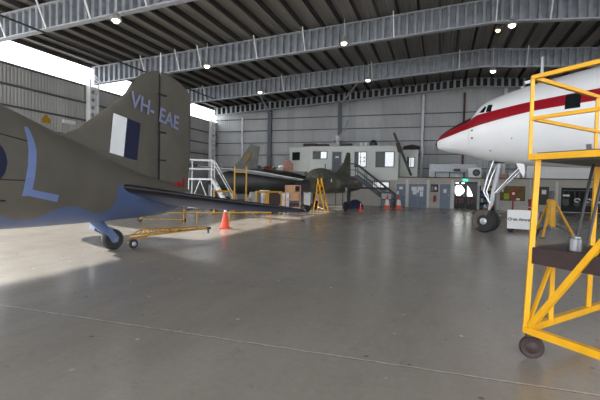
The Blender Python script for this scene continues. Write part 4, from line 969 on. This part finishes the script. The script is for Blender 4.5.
# low yellow trolley under the tailplane
def PZd(x, y, z): return on_floor(x, y, z)
tr = thing('low_trolley', 'low yellow tube trolley on the floor beyond the olive tailplane', 'trolley', PZd(184, 221, 0), wa)
g = MB(); q0, q1 = PZd(140, 219, .12), PZd(184, 219.6, .12); q2, q3 = PZd(184, 212.5, .45), PZd(272, 212.5, .45)
g.bar(q0, q1, .035); g.bar(q1, Vector((q1.x, q1.y, .55)), .05); g.bar(Vector((q1.x, q1.y, .45)), q2, .045); g.bar(q2, q3, .032)
for u in (0, .14, .5, .98): pz = q2.lerp(q3, u); g.bar((pz.x, pz.y, 0), (pz.x, pz.y, .5), .035)
q5 = PZd(150, 212.5, .45); g.bar(q2, q5, .035); g.bar(q5, q0, .045)
g.build('frame', 'ochre', tr)
for p_ in (q0, q1):
    g = MB(); g.wheel((p_.x, p_.y, .085), (0, 1, 0), .085, .06); g.build('wheel', 'rubber', tr, smooth=True)

# clutter in the middle distance -------------------------------------------------
def stand_on(x, y): return on_floor(x, y)
# folding safety fence panels
for i, (xa_, xb_) in enumerate(((214, 233), (256, 268), (266, 281))):
    a_ = on_floor(xa_, 214.5-i*.4); b_ = on_floor(xb_, 214.2-i*.4)
    lab = ['orange-yellow barrier panel behind the white access stairs', 'orange-yellow barrier panel with grey drum behind it', 'orange-yellow barrier panel with brown board, right of the pale drum'][i]
    t = thing('safety_barrier', lab, 'barrier', (a_+b_)/2, 0, 'safety barriers')
    g = MB()
    for p_ in (a_, b_): g.bar(p_, p_+Vector((0, 0, 1.25)), .07); g.bar(p_-Vector((0, .3, -.03)), p_+Vector((0, .3, .03)), .05)
    g.build('post', 'ochre', t)
    g = MB(); g.bar(a_+Vector((0, 0, 1.2)), b_+Vector((0, 0, 1.2)), .06, .1); g.bar(a_+Vector((0, 0, .4)), b_+Vector((0, 0, .4)), .06, .1); g.build('rail', 'ochre', t)
    if i == 2:
        g = MB(); g.bar(a_+Vector((0, .02, .8)), b_+Vector((0, .02, .8)), .03, .62); g.build('panel', 'brown', t)
for x_, y_, r, h_, m_, lab in ((255, 212.4, .32, 1.15, 'grey', 'grey drum between the goalpost frame and the pale drum'), (264.5, 211.2, .30, 1.25, 'lightgrey', 'pale drum left of the brown barrier'), (250, 209.6, .25, .8, 'tan', 'small tan drum beside the goalpost frame')):
    p_ = on_floor(x_, y_); t = thing('drum', lab, 'drum', p_, 0, 'drums under the dark wing')
    g = LOC(t); g.lathe((0, 0, 0), (0, 0, 1), [(r, 0), (r*1.03, .03), (r, .06), (r, h_*.33), (r*1.03, h_*.35), (r, h_*.37), (r, h_*.66), (r*1.03, h_*.68), (r, h_*.7), (r, h_-.04), (r*1.03, h_)], 22); g.build('body', m_, t, smooth=True)
    g = LOC(t); g.lathe((0, 0, h_), (0, 0, 1), [(r*.9, 0), (r*.9, .015)], 22); g.build('lid', m_, t)
bx = thing('white_bin', 'square white bin below the dark wing, left of the pink trolley rack', 'bin', on_floor(284, 210.3), wa)
g = LOC(bx); g.box((0, 0, .55), (.62, .5, 1.0)); g.build('body', 'refl', bx); g = LOC(bx); g.box((0, 0, 1.08), (.68, .56, .06)); g.build('lid', 'lightgrey', bx)
for x_, y_ in ((-.24, -.2), (.24, -.2), (-.24, .2), (.24, .2)):
    g = LOC(bx); g.wheel((x_, y_, .05), (1, 0, 0), .05, .04, .3); g.build('wheel', 'rubber', bx, smooth=True)
pk = thing('trolley_rack', 'tall faded pink trolley rack beneath the delta jet nose', 'rack', on_floor(292.5, 213), wa)
g = LOC(pk)
for x_ in (-.42, .42):
    for y_ in (-.25, .25): g.box((x_, y_, .85), (.06, .06, 1.5))
g.build('post', 'pink', pk)
for z_ in (.3, .75, 1.2, 1.58):
    g = LOC(pk); g.box((0, 0, z_), (.9, .56, .05)); g.build('shelf', 'pink', pk)
g = LOC(pk); g.box((-.12, -.05, 1.39), (.5, .4, .33)); g.box((.1, -.05, .97), (.5, .4, .38)); g.build('pigeonhole', 'wood', pk)
for x_ in (-.38, .38):
    for y_ in (-.22, .22):
        g = LOC(pk); g.wheel((x_, y_, .06), (0, 1, 0), .06, .04, .3); g.build('wheel', 'rubber', pk, smooth=True)
# locker row behind with bright bundles on top
lk = thing('storage_locker', 'low grey locker row behind the dark wing, bundles on its top', 'locker', (-13.3, 34.6, 0))
g = LOC(lk); g.box((0, 0, 1.4), (4.6, .8, 2.8)); g.build('body', 'grey', lk)
for k in range(5):
    g = LOC(lk); g.box((-1.84+.92*k, -.41, 1.4), (.86, .02, 2.65)); g.build('door', 'grey', lk)
for x_, w_, h_, m_, lab, nm in ((267.5, 8, .45, 'redpaint', 'red canvas bundle on the locker row', 'canvas_bundle'), (281, 6, .5, 'refl', 'white canvas bundle on the locker row, behind the jet nose', 'canvas_bundle'), (274, 4, .4, 'jetgrey', 'black canvas bundle on the locker row, between red and white ones', 'canvas_bundle'), (257, 5, .5, 'bluebox', 'blue crate on the locker row at its left end', 'crate')):
    p_ = on_depth(x_, 174, 34.5); p_.z = 2.8
    g = MB(); w2 = w_*35/420/2
    g.lathe(p_+Vector((-w2, 0, h_/2)), (1, 0, 0), [(.02, 0), (h_*.42, .04), (h_*.5, w2*.6), (h_*.47, w2*1.3), (h_*.4, w2*1.95), (.02, w2*2)], 14) if nm == 'canvas_bundle' else g.box(p_+Vector((0, 0, h_/2)), (w2*2, .5, h_))
    tag(g.build(nm, m_, origin=p_, smooth=nm == 'canvas_bundle'), lab, 'bundle' if nm == 'canvas_bundle' else 'crate')
p_ = on_depth(288, 172, 34.8); p_.z = 2.8
g = MB(); g.prism([p_+Vector(q) for q in ((-.6, 0, 0), (.5, 0, 0), (.42, .05, .7), (.05, .1, 1.0), (-.5, .08, .85))], (0, .06, 0)); tag(g.build('pink_board', 'pink', origin=p_), 'ragged pink board standing on the locker row left of the office window', 'board')

def on_side(x, y): r_ = ray(x, y); return EYE + r_*((XL+.02)/r_.x)
p_ = on_side(46, 119); g = MB(); g.prism([p_+Vector(q) for q in ((0, -.3, -.25), (0, .3, -.25), (0, .3, .0), (0, 0, .3), (0, -.3, .0))], (.03, 0, 0)); tag(g.build('wall_sign', 'ochre', origin=p_), 'small yellow sign low on the left wall above the olive fuselage', 'sign')
p_ = on_side(68, 122); g = MB(); g.box(p_+Vector((.08, 0, 0)), (.16, .9, .22)); tag(g.build('wall_light_box', 'refl', origin=p_), 'small white box low on the left wall beside the fin', 'box')
# ================================================================ LIGHT
w = bpy.data.worlds.new('sky'); scene.world = w; w.use_nodes = True
bg = w.node_tree.nodes['Background']; bg.inputs['Color'].default_value = (.92, .96, 1.0, 1); bg.inputs['Strength'].default_value = 2.2
sun = bpy.data.lights.new('sun', 'SUN'); sun.energy = 4.8; sun.angle = math.radians(.7); sun.color = (1, .95, .86)
so = bpy.data.objects.new('sun', sun); COL.objects.link(so)
d = Vector((1.81, -.6, -1.0)); so.rotation_euler = d.to_track_quat('-Z', 'Y').to_euler(); so.location = (-40, 20, 30)

scene.view_settings.view_transform = 'Standard'; scene.view_settings.look = 'None'
scene.view_settings.gamma = 1; scene.view_settings.use_curve_mapping = False
scene.view_settings.exposure = 1.15
